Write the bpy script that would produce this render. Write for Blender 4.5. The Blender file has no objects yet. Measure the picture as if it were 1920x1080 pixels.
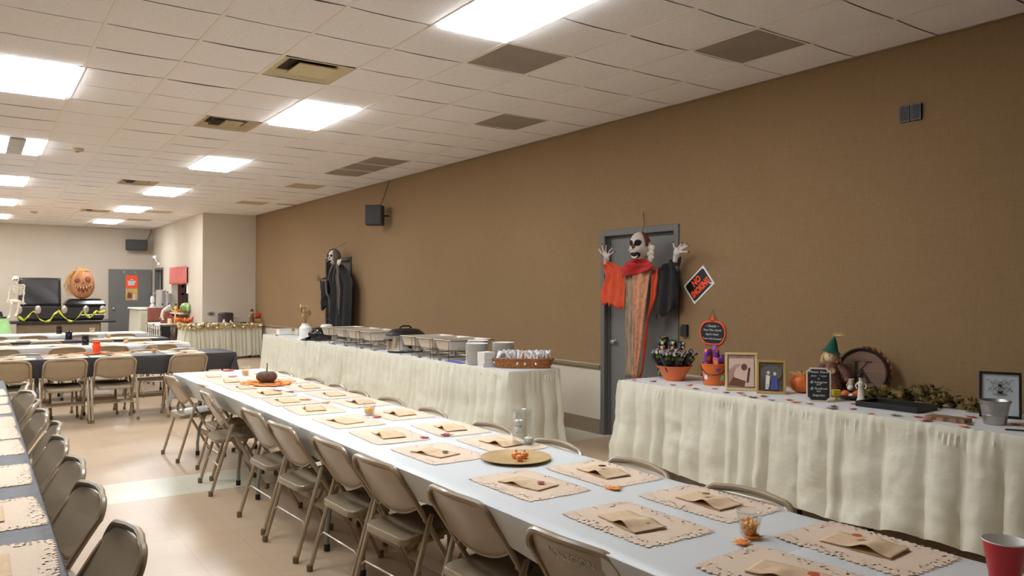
import bpy, math, random
from math import sin, cos, pi, hypot, atan2, radians
from mathutils import Vector, Matrix, noise
rnd = random.Random(7)
C = bpy.context.scene.collection

# ------------------------------------------------------------------ camera
CH = 1.497                      # eye height
YAW, PITCH, ROLL, FPX = 0.6052, 0.0048, 0.0033, 1458.33
fw = Vector((sin(YAW)*cos(PITCH), cos(YAW)*cos(PITCH), sin(PITCH)))
rt = Vector((cos(YAW), -sin(YAW), 0)); up = rt.cross(fw)
rt, up = cos(ROLL)*rt+sin(ROLL)*up, -sin(ROLL)*rt+cos(ROLL)*up
cam = bpy.data.cameras.new('camera'); co = bpy.data.objects.new('camera', cam); C.objects.link(co)
cam.sensor_width = 36; cam.lens = FPX*36/1920; cam.clip_start = .05; cam.clip_end = 100
co.matrix_world = Matrix(((rt.x, up.x, -fw.x, 0), (rt.y, up.y, -fw.y, 0), (rt.z, up.z, -fw.z, CH), (0, 0, 0, 1)))
bpy.context.scene.camera = co
vs = bpy.context.scene.view_settings
vs.view_transform = 'Standard'; vs.look = 'None'; vs.gamma = 1; vs.use_curve_mapping = False
vs.exposure = 1.42
world = bpy.data.worlds.new('world'); bpy.context.scene.world = world; world.use_nodes = True
world.node_tree.nodes['Background'].inputs[0].default_value = (.9, .85, .78, 1)
world.node_tree.nodes['Background'].inputs[1].default_value = .02
LAMP = 10.5                      # strength of the ceiling troffers

def _ray(px, py): return rt*((px-960)/FPX) - up*((py-540)/FPX) + fw
def on(px, py, z): d = _ray(px, py); k = (z-CH)/d.z; return (d.x*k, d.y*k)      # point of a surface at height z
def atY(px, py, Y): d = _ray(px, py); k = Y/d.y; return (d.x*k, CH+d.z*k)       # point of a wall Y = const
def atX(px, py, X): d = _ray(px, py); k = X/d.x; return (d.y*k, CH+d.z*k)

WX, CZ = 5.442, 3.272            # right wall, ceiling height
TX, TY = .5977, .6096            # ceiling module
def GX(c): return (0.9805*c+2.1439)*.6096
def GY(r): return (r+9.4693)*.6096

# ------------------------------------------------------------------ materials
def s(r, g, b):
    f = lambda c: (c/255/12.92) if c/255 <= .04045 else ((c/255+.055)/1.055)**2.4
    return (f(r), f(g), f(b), 1)
def mat(name, col, rough=.6, metal=0, var=0, scale=8, bump=0, bscale=60, spec=None, emit=None, trans=0, alpha=None, coat=0, stretch=None, col2=None, detail=4):
    m = bpy.data.materials.new(name); m.use_nodes = True
    nt = m.node_tree; b = nt.nodes['Principled BSDF']
    b.inputs['Base Color'].default_value = col; b.inputs['Roughness'].default_value = rough
    b.inputs['Metallic'].default_value = metal
    if spec is not None: b.inputs['Specular IOR Level'].default_value = spec
    if coat: b.inputs['Coat Weight'].default_value = coat; b.inputs['Coat Roughness'].default_value = .15
    if trans: b.inputs['Transmission Weight'].default_value = trans
    if emit: b.inputs['Emission Color'].default_value = emit[0]; b.inputs['Emission Strength'].default_value = emit[1]
    tc = None
    def coords(sc):
        nonlocal tc
        if tc is None: tc = nt.nodes.new('ShaderNodeTexCoord')
        mp = nt.nodes.new('ShaderNodeMapping'); nt.links.new(tc.outputs['Object'], mp.inputs[0])
        mp.inputs['Scale'].default_value = tuple(sc*k for k in (stretch or (1, 1, 1)))
        return mp.outputs[0]
    if var or col2:
        n = nt.nodes.new('ShaderNodeTexNoise'); n.inputs['Scale'].default_value = 1; n.inputs['Detail'].default_value = detail
        nt.links.new(coords(scale), n.inputs['Vector'])
        r = nt.nodes.new('ShaderNodeValToRGB'); r.color_ramp.elements[0].position = .35; r.color_ramp.elements[1].position = .65
        if col2: r.color_ramp.elements[0].color = col; r.color_ramp.elements[1].color = col2
        else:
            r.color_ramp.elements[0].color = tuple(c*(1-var) for c in col[:3])+(1,)
            r.color_ramp.elements[1].color = tuple(min(1, c*(1+var)) for c in col[:3])+(1,)
        nt.links.new(n.outputs['Fac'], r.inputs[0]); nt.links.new(r.outputs[0], b.inputs['Base Color'])
    if bump:
        n = nt.nodes.new('ShaderNodeTexNoise'); n.inputs['Scale'].default_value = 1; n.inputs['Detail'].default_value = 3
        nt.links.new(coords(bscale), n.inputs['Vector'])
        bp = nt.nodes.new('ShaderNodeBump'); bp.inputs['Strength'].default_value = bump; bp.inputs['Distance'].default_value = .01
        nt.links.new(n.outputs['Fac'], bp.inputs['Height']); nt.links.new(bp.outputs[0], b.inputs['Normal'])
    return m
def node_math(nt, op, a, b=None):
    n = nt.nodes.new('ShaderNodeMath'); n.operation = op
    for i, v in enumerate((a, b)):
        if v is None: continue
        if isinstance(v, (int, float)): n.inputs[i].default_value = v
        else: nt.links.new(v, n.inputs[i])
    return n.outputs[0]

M = {}
M['ceil'] = mat('ceiling_tile', s(240, 236, 234), .95, var=.04, scale=60, bump=.25, bscale=120)
M['tbar'] = mat('ceiling_bar', s(238, 231, 222), .6)
M['plenum'] = mat('plenum', s(60, 52, 42), .95)
M['vent'] = mat('vent_grey', s(158, 147, 134), .8, var=.06, scale=3, bump=.5, bscale=300)
M['vent2'] = mat('vent_tan', s(188, 170, 138), .8, var=.05)
M['cream'] = mat('diffuser_cream', s(206, 192, 152), .6)
M['wallwhite'] = mat('wall_white_paint', s(206, 193, 175), .85, var=.02, scale=2, bump=.1, bscale=90)
M['door'] = mat('door_grey_paint', s(112, 110, 106), .55, var=.03)
M['doorframe'] = mat('door_frame_paint', s(98, 96, 92), .5)
M['doordark'] = mat('door_dark_brown', s(62, 52, 42), .6)
M['base'] = mat('vinyl_base', s(136, 118, 96), .5)
M['rail'] = mat('rail_brown', s(140, 122, 92), .5, var=.1, scale=10)
M['chair'] = mat('chair_tan_enamel', s(168, 148, 120), .3, spec=.6, coat=.4, var=.04, scale=6)
M['chairseat'] = mat('chair_seat_enamel', s(156, 140, 114), .38, spec=.5, coat=.2, var=.12, scale=9)
M['cap'] = mat('rubber_cap_tan', s(120, 100, 72), .7)
M['blackrubber'] = mat('black_rubber', s(30, 30, 30), .7)
M['greymetal'] = mat('table_leg_grey', s(150, 148, 144), .35, metal=.4)
M['tabletop'] = mat('table_top_laminate', s(120, 95, 70), .5, var=.1)
M['whitecloth'] = mat('white_plastic_cloth', s(222, 225, 226), .42, bump=.35, bscale=5, spec=.35)
M['urn'] = mat('urn_steel', s(206, 202, 196), .35, metal=.55)
M['blackcloth'] = mat('black_plastic_cloth', s(68, 67, 70), .5, bump=.4, bscale=18, spec=.35)
M['mat'] = None
M['kraft'] = mat('kraft_paper', s(222, 192, 156), .85, var=.05, scale=30, bump=.15, bscale=60)
M['steel'] = mat('brushed_steel', s(200, 195, 188), .28, metal=1)
M['foil'] = mat('pan_foil', s(216, 206, 192), .42, metal=.45, bump=.3, bscale=40)
M['wire'] = mat('wire_dark_chrome', s(90, 84, 76), .35, metal=.9)
M['black'] = mat('black_plastic', s(26, 25, 25), .4)
M['blackgloss'] = mat('black_gloss', s(24, 22, 24), .18)
M['speaker'] = mat('speaker_grey', s(70, 70, 70), .7, bump=.3, bscale=300)
M['white'] = mat('white_plastic', s(236, 234, 230), .4)
M['foam'] = mat('foam_plate', s(236, 230, 222), .7)
M['paperw'] = mat('white_paper', s(232, 228, 220), .8)
M['orange'] = mat('orange_plastic', s(224, 112, 48), .45)
M['orangeb'] = mat('orange_bowl', s(222, 116, 62), .5)
M['purple'] = mat('purple_plastic', s(118, 60, 150), .5)
M['pumpkin'] = mat('pumpkin_orange', s(216, 110, 40), .45, var=.2, scale=12)
M['pumpkinred'] = mat('pumpkin_red', s(196, 72, 36), .4, var=.15, scale=8)
M['pumpkinbrown'] = mat('pumpkin_brown', s(98, 74, 58), .7, var=.25, scale=40, bump=.4, bscale=120)
M['stem'] = mat('pumpkin_stem', s(140, 112, 66), .7, var=.3, scale=40)
M['leafred'] = mat('leaf_red', s(196, 48, 40), .7, col2=s(206, 92, 44), scale=30)
M['leaforange'] = mat('leaf_orange', s(240, 130, 50), .7, col2=s(250, 172, 90), scale=40)
M['leafmix'] = mat('leaf_mixed', s(228, 72, 30), .7, col2=s(236, 180, 50), scale=28)
M['leafplum'] = mat('leaf_plum', s(120, 36, 52), .7, col2=s(170, 60, 60), scale=30)
M['leafolive'] = mat('leaf_olive', s(74, 66, 26), .7, col2=s(118, 96, 42), scale=25)
M['minipumpkin'] = mat('mini_pumpkin', s(246, 152, 84), .45, var=.1, scale=30)
M['tissue'] = mat('tissue_lavender', s(176, 168, 182), .8)
M['darkwood'] = mat('dark_carved_wood', s(52, 36, 28), .7)
M['leafbrown'] = mat('leaf_brown_green', s(96, 74, 30), .7, col2=s(140, 112, 48), scale=25)
M['candle'] = mat('candle_white', s(245, 243, 238), .5)
M['candlecream'] = mat('candle_cream', s(238, 222, 180), .5)
M['charger'] = mat('charger_gold', s(204, 174, 124), .4, metal=.25, var=.04)
def thinglass(name, k):
    m = bpy.data.materials.new(name); m.use_nodes = True; nt = m.node_tree; nt.nodes.remove(nt.nodes['Principled BSDF'])
    tr = nt.nodes.new('ShaderNodeBsdfTransparent'); tr.inputs[0].default_value = (.97, .98, .98, 1); gl = nt.nodes.new('ShaderNodeBsdfGlossy'); gl.inputs['Roughness'].default_value = .03
    lw = nt.nodes.new('ShaderNodeLayerWeight'); lw.inputs[0].default_value = .35
    q = nt.nodes.new('ShaderNodeMath'); q.operation = 'MULTIPLY_ADD'; nt.links.new(lw.outputs['Facing'], q.inputs[0]); q.inputs[1].default_value = k; q.inputs[2].default_value = .03
    ms = nt.nodes.new('ShaderNodeMixShader'); nt.links.new(q.outputs[0], ms.inputs[0]); nt.links.new(tr.outputs[0], ms.inputs[1]); nt.links.new(gl.outputs[0], ms.inputs[2])
    nt.links.new(ms.outputs[0], nt.nodes['Material Output'].inputs['Surface']); return m
M['glass'] = thinglass('clear_glass', .35); M['clearcup'] = thinglass('clear_cup', .3)
M['redcup'] = mat('red_cup', s(198, 34, 38), .35)
M['basket'] = mat('wicker', s(160, 100, 52), .6, var=.35, scale=60, bump=.8, bscale=90)
M['galv'] = mat('galvanised', s(176, 176, 172), .35, metal=.8, var=.15, scale=14)
M['wood'] = mat('wood_dark', s(110, 82, 60), .6, var=.2, scale=12, stretch=(1, 6, 1))
M['woodlid'] = mat('barrel_lid_wood', s(136, 104, 84), .6, var=.14, scale=4, stretch=(1, 1.5, 12))
M['log'] = mat('log_bark', s(150, 112, 80), .8, var=.3, scale=20, bump=.8, bscale=30)
M['gold'] = mat('gold_frame', s(214, 178, 110), .35, metal=.5)
M['goldl'] = mat('light_gold_frame', s(228, 206, 150), .4, metal=.3)
M['straw'] = mat('straw', s(206, 176, 120), .8, var=.2, scale=40)
M['felt'] = mat('green_felt', s(22, 84, 66), .9)
M['skin'] = mat('doll_cloth_skin', s(222, 190, 150), .85)
M['plaid'] = mat('doll_plaid', s(96, 66, 70), .9, col2=s(140, 92, 70), scale=40)
M['board'] = mat('chalkboard', s(34, 34, 34), .8)
M['boardframe'] = mat('board_white_frame', s(222, 204, 186), .6)
M['signorange'] = mat('sign_orange', s(255, 84, 34), .6)
M['chalk'] = mat('chalk_lettering', s(226, 224, 218), .8)
M['bone'] = mat('bone', s(222, 214, 196), .6)
M['boned'] = mat('bone_painted', s(190, 180, 170), .5, var=.12, scale=20)
M['darkhole'] = mat('dark_socket', s(24, 18, 16), .8)
M['clownred'] = mat('clown_red_cloth', s(178, 36, 34), .8, bump=.4, bscale=30)
M['cloorange'] = mat('clown_orange_cloth', s(208, 76, 38), .8, var=.08, scale=12)
M['clostrip'] = mat('clown_gauze', s(190, 132, 100), .9, var=.2, scale=30)
M['clogrey'] = mat('clown_grey_gauze', s(150, 128, 104), .9, var=.3, scale=40, stretch=(1, 1, .2))
M['cloblack'] = mat('black_ragged_cloth', s(36, 34, 35), .9, bump=.4, bscale=30)
M['greygauze'] = mat('grey_gauze', s(120, 110, 98), .95, var=.2, scale=40)
M['maskred'] = mat('mask_red_brown', s(120, 62, 46), .6)
M['tape'] = mat('yellow_green_tape', s(196, 202, 70), .5, var=.1, scale=30)
M['curtain'] = mat('pink_curtain', s(206, 112, 104), .85, var=.08, scale=20)
M['green'] = mat('green_cloth', s(170, 220, 150), .7, var=.1)
M['melon'] = mat('melon_green', s(60, 120, 50), .4, col2=s(200, 220, 150), scale=24, stretch=(1, 1, .2))
M['yellow'] = mat('yellow_bottle', s(224, 196, 50), .35)
M['candy'] = mat('candy_corn', s(252, 140, 48), .4, col2=s(253, 208, 96), scale=120, detail=1)
M['brown'] = mat('brown_cloth', s(120, 72, 60), .8)
M['redbrown'] = mat('red_cloth', s(186, 88, 70), .8)
M['bier'] = mat('bier_curtain', s(128, 112, 92), .85, bump=.3, bscale=8)
M['casket'] = mat('casket_black', s(44, 40, 40), .32, bump=.2, bscale=4)
M['oval'] = mat('silver_oval', s(190, 180, 172), .3, metal=.6)
M['web'] = mat('straw_web', s(196, 150, 96), .9)
M['kitchen'] = mat('kitchen_wall', s(120, 112, 108), .8, var=.1)
M['maroon'] = mat('maroon_shelf', s(96, 54, 46), .7)
M['clearbag'] = mat('plastic_wrap', s(240, 236, 236), .2, bump=1, bscale=60)
M['blue'] = mat('blue_print', s(90, 96, 190), .5)
M['photo1'] = mat('photo_sepia', s(196, 164, 148), .4, col2=s(168, 124, 110), scale=14)
M['photo2'] = mat('photo_dark', s(70, 62, 58), .4, col2=s(110, 92, 70), scale=14)
M['skinp'] = mat('photo_skin', s(226, 196, 178), .5)
M['denim'] = mat('photo_blue', s(70, 84, 150), .5)
M['paleb'] = mat('pale_print', s(196, 204, 206), .6)
M['trunk'] = mat('mask_white', s(206, 196, 188), .45, var=.06, scale=20)

# patterned wraps (candy print) and kraft lace
def dots(name, base, cols, scale, th=.32):
    m = mat(name, base, .45); nt = m.node_tree; b = nt.nodes['Principled BSDF']
    tc = nt.nodes.new('ShaderNodeTexCoord'); v = nt.nodes.new('ShaderNodeTexVoronoi'); v.inputs['Scale'].default_value = scale
    nt.links.new(tc.outputs['Object'], v.inputs['Vector'])
    r = nt.nodes.new('ShaderNodeValToRGB'); r.color_ramp.interpolation = 'CONSTANT'
    e = r.color_ramp.elements; e[0].color = cols[0]; e[0].position = 0
    e[1].color = cols[1]; e[1].position = 1/len(cols)
    for i in range(2, len(cols)): x = e.new(i/len(cols)); x.color = cols[i]
    sep = nt.nodes.new('ShaderNodeSeparateColor'); nt.links.new(v.outputs['Color'], sep.inputs[0])
    nt.links.new(sep.outputs[0], r.inputs[0])
    mx = nt.nodes.new('ShaderNodeMix'); mx.data_type = 'RGBA'
    nt.links.new(node_math(nt, 'LESS_THAN', v.outputs['Distance'], th), mx.inputs['Factor'])
    mx.inputs['A'].default_value = base; nt.links.new(r.outputs[0], mx.inputs['B'])
    nt.links.new(mx.outputs['Result'], b.inputs['Base Color'])
    return m
M['candywrap'] = dots('candy_print_wrap', s(24, 20, 22), [s(240, 130, 40), s(110, 160, 50), s(90, 60, 110), s(236, 226, 200)], 27, .42)
M['purplewrap'] = dots('purple_pumpkin_wrap', s(120, 62, 150), [s(232, 104, 40), s(220, 90, 36), s(240, 130, 50)], 20, .46)
def lace():
    m = mat('kraft_lace', s(232, 208, 184), .85, bump=.2, bscale=200); nt = m.node_tree; b = nt.nodes['Principled BSDF']
    tc = nt.nodes.new('ShaderNodeTexCoord'); sp = nt.nodes.new('ShaderNodeSeparateXYZ'); nt.links.new(tc.outputs['Object'], sp.inputs[0])
    v = nt.nodes.new('ShaderNodeTexVoronoi'); v.inputs['Scale'].default_value = 72; nt.links.new(tc.outputs['Object'], v.inputs['Vector'])
    w = nt.nodes.new('ShaderNodeTexNoise'); w.inputs['Scale'].default_value = 26; nt.links.new(tc.outputs['Object'], w.inputs['Vector'])
    ax = node_math(nt, 'ABSOLUTE', sp.outputs[0]); ay = node_math(nt, 'ABSOLUTE', sp.outputs[1])
    ex = node_math(nt, 'GREATER_THAN', ax, .098); ey = node_math(nt, 'GREATER_THAN', ay, .165)
    edge = node_math(nt, 'MAXIMUM', ex, ey)
    hole = node_math(nt, 'MULTIPLY', edge, node_math(nt, 'LESS_THAN', v.outputs['Distance'], .34))
    hole = node_math(nt, 'MULTIPLY', hole, node_math(nt, 'GREATER_THAN', w.outputs['Fac'], .46))
    tr = nt.nodes.new('ShaderNodeBsdfTransparent'); ms = nt.nodes.new('ShaderNodeMixShader')
    nt.links.new(hole, ms.inputs[0]); nt.links.new(b.outputs[0], ms.inputs[1]); nt.links.new(tr.outputs[0], ms.inputs[2])
    nt.links.new(ms.outputs[0], nt.nodes['Material Output'].inputs['Surface'])
    return m
M['mat'] = lace()
def translucent(name, col, fac, bump=.3, bscale=14, rough=.45):
    m = mat(name, col, rough, bump=bump, bscale=bscale, spec=.35); nt = m.node_tree; b = nt.nodes['Principled BSDF']
    t = nt.nodes.new('ShaderNodeBsdfTranslucent'); t.inputs[0].default_value = col
    ms = nt.nodes.new('ShaderNodeMixShader'); ms.inputs[0].default_value = fac
    nt.links.new(b.outputs[0], ms.inputs[1]); nt.links.new(t.outputs[0], ms.inputs[2])
    nt.links.new(ms.outputs[0], nt.nodes['Material Output'].inputs['Surface'])
    return m
M['skirt'] = translucent('cream_plastic_skirt', s(232, 228, 208), .18, .9, 10)
nt_ = M['skirt'].node_tree; g_ = nt_.nodes.new('ShaderNodeTexCoord'); v_ = nt_.nodes.new('ShaderNodeTexNoise'); v_.noise_type = 'RIDGED_MULTIFRACTAL'
v_.inputs['Scale'].default_value = 3.2; v_.inputs['Detail'].default_value = 3; v_.inputs['Roughness'].default_value = .35; nt_.links.new(g_.outputs['Object'], v_.inputs['Vector'])
b_ = nt_.nodes.new('ShaderNodeBump'); b_.inputs['Strength'].default_value = .55; b_.inputs['Distance'].default_value = .03; nt_.links.new(v_.outputs['Fac'], b_.inputs['Height'])
nt_.links.new([n for n in nt_.nodes if n.type == 'BUMP'][0].outputs[0], b_.inputs['Normal']); nt_.links.new(b_.outputs[0], nt_.nodes['Principled BSDF'].inputs['Normal'])
M['tulle'] = translucent('pale_tulle', s(226, 222, 202), .25, .2, 30, .7)
M['skirttop'] = mat('pale_table_cover', s(222, 222, 222), .5, bump=.2, bscale=10)

# floor: vinyl tiles, one pale band
def floor_mat():
    m = mat('vinyl_floor', s(200, 172, 145), .22, spec=.45); nt = m.node_tree; b = nt.nodes['Principled BSDF']
    g = nt.nodes.new('ShaderNodeNewGeometry'); sp = nt.nodes.new('ShaderNodeSeparateXYZ'); nt.links.new(g.outputs['Position'], sp.inputs[0])
    n = nt.nodes.new('ShaderNodeTexNoise'); n.inputs['Scale'].default_value = 9; n.inputs['Detail'].default_value = 5
    nt.links.new(g.outputs['Position'], n.inputs['Vector'])
    band = node_math(nt, 'MULTIPLY', node_math(nt, 'GREATER_THAN', sp.outputs[1], 6.08), node_math(nt, 'LESS_THAN', sp.outputs[1], 6.70))
    def line(o, off):
        f = node_math(nt, 'FRACT', node_math(nt, 'DIVIDE', node_math(nt, 'ADD', o, off), .3048))
        return node_math(nt, 'LESS_THAN', f, .012)
    ln = node_math(nt, 'MAXIMUM', line(sp.outputs[0], 20.0), line(sp.outputs[1], 20-.02))
    # per tile tone
    fx = node_math(nt, 'FLOOR', node_math(nt, 'DIVIDE', node_math(nt, 'ADD', sp.outputs[0], 20.0), .3048))
    fy = node_math(nt, 'FLOOR', node_math(nt, 'DIVIDE', node_math(nt, 'ADD', sp.outputs[1], 19.98), .3048))
    wn = nt.nodes.new('ShaderNodeTexWhiteNoise'); cb = nt.nodes.new('ShaderNodeCombineXYZ')
    nt.links.new(fx, cb.inputs[0]); nt.links.new(fy, cb.inputs[1]); nt.links.new(cb.outputs[0], wn.inputs['Vector'])
    r = nt.nodes.new('ShaderNodeMix'); r.data_type = 'RGBA'; r.inputs['A'].default_value = s(190, 164, 136); r.inputs['B'].default_value = s(204, 180, 152)
    tone = node_math(nt, 'ADD', node_math(nt, 'MULTIPLY', wn.outputs['Value'], .35), node_math(nt, 'MULTIPLY', n.outputs['Fac'], .5))
    nt.links.new(tone, r.inputs['Factor'])
    r2 = nt.nodes.new('ShaderNodeMix'); r2.data_type = 'RGBA'; nt.links.new(band, r2.inputs['Factor'])
    nt.links.new(r.outputs['Result'], r2.inputs['A']); r2.inputs['B'].default_value = s(212, 208, 188)
    r3 = nt.nodes.new('ShaderNodeMix'); r3.data_type = 'RGBA'
    nt.links.new(node_math(nt, 'MULTIPLY', ln, .3), r3.inputs['Factor'])
    nt.links.new(r2.outputs['Result'], r3.inputs['A']); r3.inputs['B'].default_value = s(120, 96, 74)
    nt.links.new(r3.outputs['Result'], b.inputs['Base Color'])
    n2 = nt.nodes.new('ShaderNodeTexNoise'); n2.inputs['Scale'].default_value = 3; nt.links.new(g.outputs['Position'], n2.inputs['Vector'])
    nt.links.new(node_math(nt, 'ADD', node_math(nt, 'MULTIPLY', n2.outputs['Fac'], .12), .26), b.inputs['Roughness'])
    bp = nt.nodes.new('ShaderNodeBump'); bp.inputs['Strength'].default_value = .05; bp.inputs['Distance'].default_value = .002
    nt.links.new(n.outputs['Fac'], bp.inputs['Height']); nt.links.new(bp.outputs[0], b.inputs['Normal'])
    return m
M['floor'] = floor_mat()
def burlap():
    m = mat('tan_grasscloth', s(158, 128, 88), .9); nt = m.node_tree; b = nt.nodes['Principled BSDF']
    g = nt.nodes.new('ShaderNodeNewGeometry')
    outs = []
    for sc in ((1, 260, 14), (1, 14, 300)):
        mp = nt.nodes.new('ShaderNodeMapping'); mp.inputs['Scale'].default_value = sc; nt.links.new(g.outputs['Position'], mp.inputs[0])
        n = nt.nodes.new('ShaderNodeTexNoise'); n.inputs['Scale'].default_value = 1; n.inputs['Detail'].default_value = 2
        nt.links.new(mp.outputs[0], n.inputs['Vector']); outs.append(n.outputs['Fac'])
    n3 = nt.nodes.new('ShaderNodeTexNoise'); n3.inputs['Scale'].default_value = .8; nt.links.new(g.outputs['Position'], n3.inputs['Vector'])
    f = node_math(nt, 'ADD', node_math(nt, 'MULTIPLY', node_math(nt, 'ADD', outs[0], outs[1]), .5), node_math(nt, 'MULTIPLY', n3.outputs['Fac'], .25))
    r = nt.nodes.new('ShaderNodeValToRGB'); r.color_ramp.elements[0].position = .4; r.color_ramp.elements[1].position = .85
    r.color_ramp.elements[0].color = s(132, 105, 70); r.color_ramp.elements[1].color = s(151, 122, 87)
    nt.links.new(f, r.inputs[0]); nt.links.new(r.outputs[0], b.inputs['Base Color'])
    bp = nt.nodes.new('ShaderNodeBump'); bp.inputs['Strength'].default_value = .3; bp.inputs['Distance'].default_value = .003
    nt.links.new(f, bp.inputs['Height']); nt.links.new(bp.outputs[0], b.inputs['Normal'])
    return m
M['burlap'] = burlap()
def lampmat(name, st, col=(.90, .955, 1, 1)):
    m = bpy.data.materials.new(name); m.use_nodes = True; nt = m.node_tree; b = nt.nodes['Principled BSDF']
    b.inputs['Base Color'].default_value = (.8, .8, .8, 1); b.inputs['Emission Color'].default_value = col; b.inputs['Emission Strength'].default_value = st
    return m
M['lamp'] = lampmat('lit_diffuser', LAMP)
M['lampoff'] = mat('unlit_diffuser', s(176, 178, 172), .3, bump=.4, bscale=30)

# ------------------------------------------------------------------ geometry builder
class G:
    def __init__(g): g.v = []; g.f = []; g.m = []
    def add(g, vs, fs, m=0):
        o = len(g.v); g.v += [tuple(p) for p in vs]; g.f += [tuple(i+o for i in f) for f in fs]; g.m += [m]*len(fs); return g
    def box(g, c, d, m=0, R=None, bev=0):
        x, y, z = d[0]/2, d[1]/2, d[2]/2
        if bev:
            b = min(bev, x*.9, y*.9, z*.9)
            vs = []
            for sx in (-1, 1):
                for sy in (-1, 1):
                    for sz in (-1, 1):
                        vs += [(sx*x, sy*(y-b), sz*(z-b)), (sx*(x-b), sy*y, sz*(z-b)), (sx*(x-b), sy*(y-b), sz*z)]
            I = lambda sx, sy, sz, k: ((sx > 0)*4+(sy > 0)*2+(sz > 0))*3+k
            fs = []
            for q in (-1, 1):
                fs += [[I(q, a, b_, 0) for a, b_ in ((-1, -1), (1, -1), (1, 1), (-1, 1))], [I(a, q, b_, 1) for a, b_ in ((-1, -1), (1, -1), (1, 1), (-1, 1))], [I(a, b_, q, 2) for a, b_ in ((-1, -1), (1, -1), (1, 1), (-1, 1))]]
            for a in (-1, 1):
                for b_ in (-1, 1):
                    fs += [[I(a, b_, -1, 0), I(a, b_, 1, 0), I(a, b_, 1, 1), I(a, b_, -1, 1)], [I(a, -1, b_, 0), I(a, 1, b_, 0), I(a, 1, b_, 2), I(a, -1, b_, 2)], [I(-1, a, b_, 1), I(1, a, b_, 1), I(1, a, b_, 2), I(-1, a, b_, 2)]]
                    for e in (-1, 1): fs.append([I(a, b_, e, 0), I(a, b_, e, 1), I(a, b_, e, 2)])
        else:
            vs = [(i*x, j*y, k*z) for i in (-1, 1) for j in (-1, 1) for k in (-1, 1)]
            fs = [(0, 1, 3, 2), (4, 6, 7, 5), (0, 4, 5, 1), (2, 3, 7, 6), (0, 2, 6, 4), (1, 5, 7, 3)]
        if R is not None: vs = [R @ Vector(p) for p in vs]
        c = Vector(c); return g.add([Vector(p)+c for p in vs], fs, m)
    def tube(g, pts, r, n=8, m=0, closed=False, flat=1):
        P = [Vector(p) for p in pts]; k = len(P); rr = r if isinstance(r, (list, tuple)) else [r]*k
        T = [((P[(i+1) % k]-P[i-1]) if closed else (P[min(i+1, k-1)]-P[max(i-1, 0)])).normalized() for i in range(k)]
        a = Vector((0, 0, 1)) if abs(T[0].z) < .9 else Vector((1, 0, 0)); u = (a-T[0]*a.dot(T[0])).normalized()
        vs = []
        for i in range(k):
            u = (u-T[i]*u.dot(T[i])).normalized(); w = T[i].cross(u)
            for j in range(n):
                t = 2*pi*j/n; vs.append(P[i]+u*(cos(t)*rr[i])+w*(sin(t)*rr[i]*flat))
        fs = []
        for i in range(k if closed else k-1):
            for j in range(n):
                a_, b_ = i*n, ((i+1) % k)*n; fs.append((a_+j, a_+(j+1) % n, b_+(j+1) % n, b_+j))
        if not closed: fs += [tuple(range(n))[::-1], tuple((k-1)*n+j for j in range(n))]
        return g.add(vs, fs, m)
    def lathe(g, prof, n=24, c=(0, 0, 0), m=0, sx=1, sy=1, rib=None, R=None, cap=True):
        vs = []; c = Vector(c)
        for r, z in prof:
            for j in range(n):
                t = 2*pi*j/n; k = rib(t, z) if rib else 1
                p = Vector((r*k*cos(t)*sx, r*k*sin(t)*sy, z)); vs.append(c+(R @ p if R else p))
        fs = [(i*n+j, i*n+(j+1) % n, (i+1)*n+(j+1) % n, (i+1)*n+j) for i in range(len(prof)-1) for j in range(n)]
        if cap and prof[0][0] > 1e-4: fs.append(tuple(range(n))[::-1])
        if cap and prof[-1][0] > 1e-4: fs.append(tuple((len(prof)-1)*n+j for j in range(n)))
        return g.add(vs, fs, m)
    def ball(g, c, r, n=12, m=0, R=None):
        r = r if isinstance(r, (tuple, list)) else (r, r, r)
        k = max(6, n//2+1); pr = [(sin(pi*i/k), -cos(pi*i/k)) for i in range(k+1)]
        vs = []
        for a, z in pr:
            for j in range(n):
                t = 2*pi*j/n; p = Vector((a*cos(t)*r[0], a*sin(t)*r[1], z*r[2])); vs.append((R @ p if R else p)+Vector(c))
        fs = [(i*n+j, i*n+(j+1) % n, (i+1)*n+(j+1) % n, (i+1)*n+j) for i in range(k) for j in range(n)]
        return g.add(vs, fs, m)
    def grid(g, nu, nv, f, m=0, closed=False):
        vs = [f(i/nu, j/nv) for j in range(nv+1) for i in range(nu+1)]
        fs = [(j*(nu+1)+i, j*(nu+1)+i+1, (j+1)*(nu+1)+i+1, (j+1)*(nu+1)+i) for j in range(nv) for i in range(nu)]
        return g.add(vs, fs, m)
    def prism(g, poly, h0, h1, m=0, fr=None):
        fr = fr or (lambda x, y, z: (x, y, z)); k = len(poly)
        vs = [fr(x, y, h0) for x, y in poly]+[fr(x, y, h1) for x, y in poly]
        return g.add(vs, [tuple(range(k))[::-1], tuple(range(k, 2*k))]+[(i, (i+1) % k, k+(i+1) % k, k+i) for i in range(k)], m)
    def build(g, name, mats, parent=None, smooth=True, ang=35, sol=0):
        me = bpy.data.meshes.new(name); me.from_pydata(g.v, [], g.f)
        for mm in (mats if isinstance(mats, (list, tuple)) else [mats]): me.materials.append(M[mm] if isinstance(mm, str) else mm)
        me.polygons.foreach_set('material_index', g.m); me.validate(); me.update()
        import bmesh
        bm = bmesh.new(); bm.from_mesh(me); bmesh.ops.remove_doubles(bm, verts=bm.verts, dist=1e-6)
        bmesh.ops.recalc_face_normals(bm, faces=bm.faces); bm.to_mesh(me); bm.free()
        if smooth: me.shade_smooth(); me.set_sharp_from_angle(angle=radians(ang))
        o = bpy.data.objects.new(name, me); C.objects.link(o)
        if parent: o.parent = parent
        if sol: md = o.modifiers.new('thickness', 'SOLIDIFY'); md.thickness = sol; md.offset = 0
        return o
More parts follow.
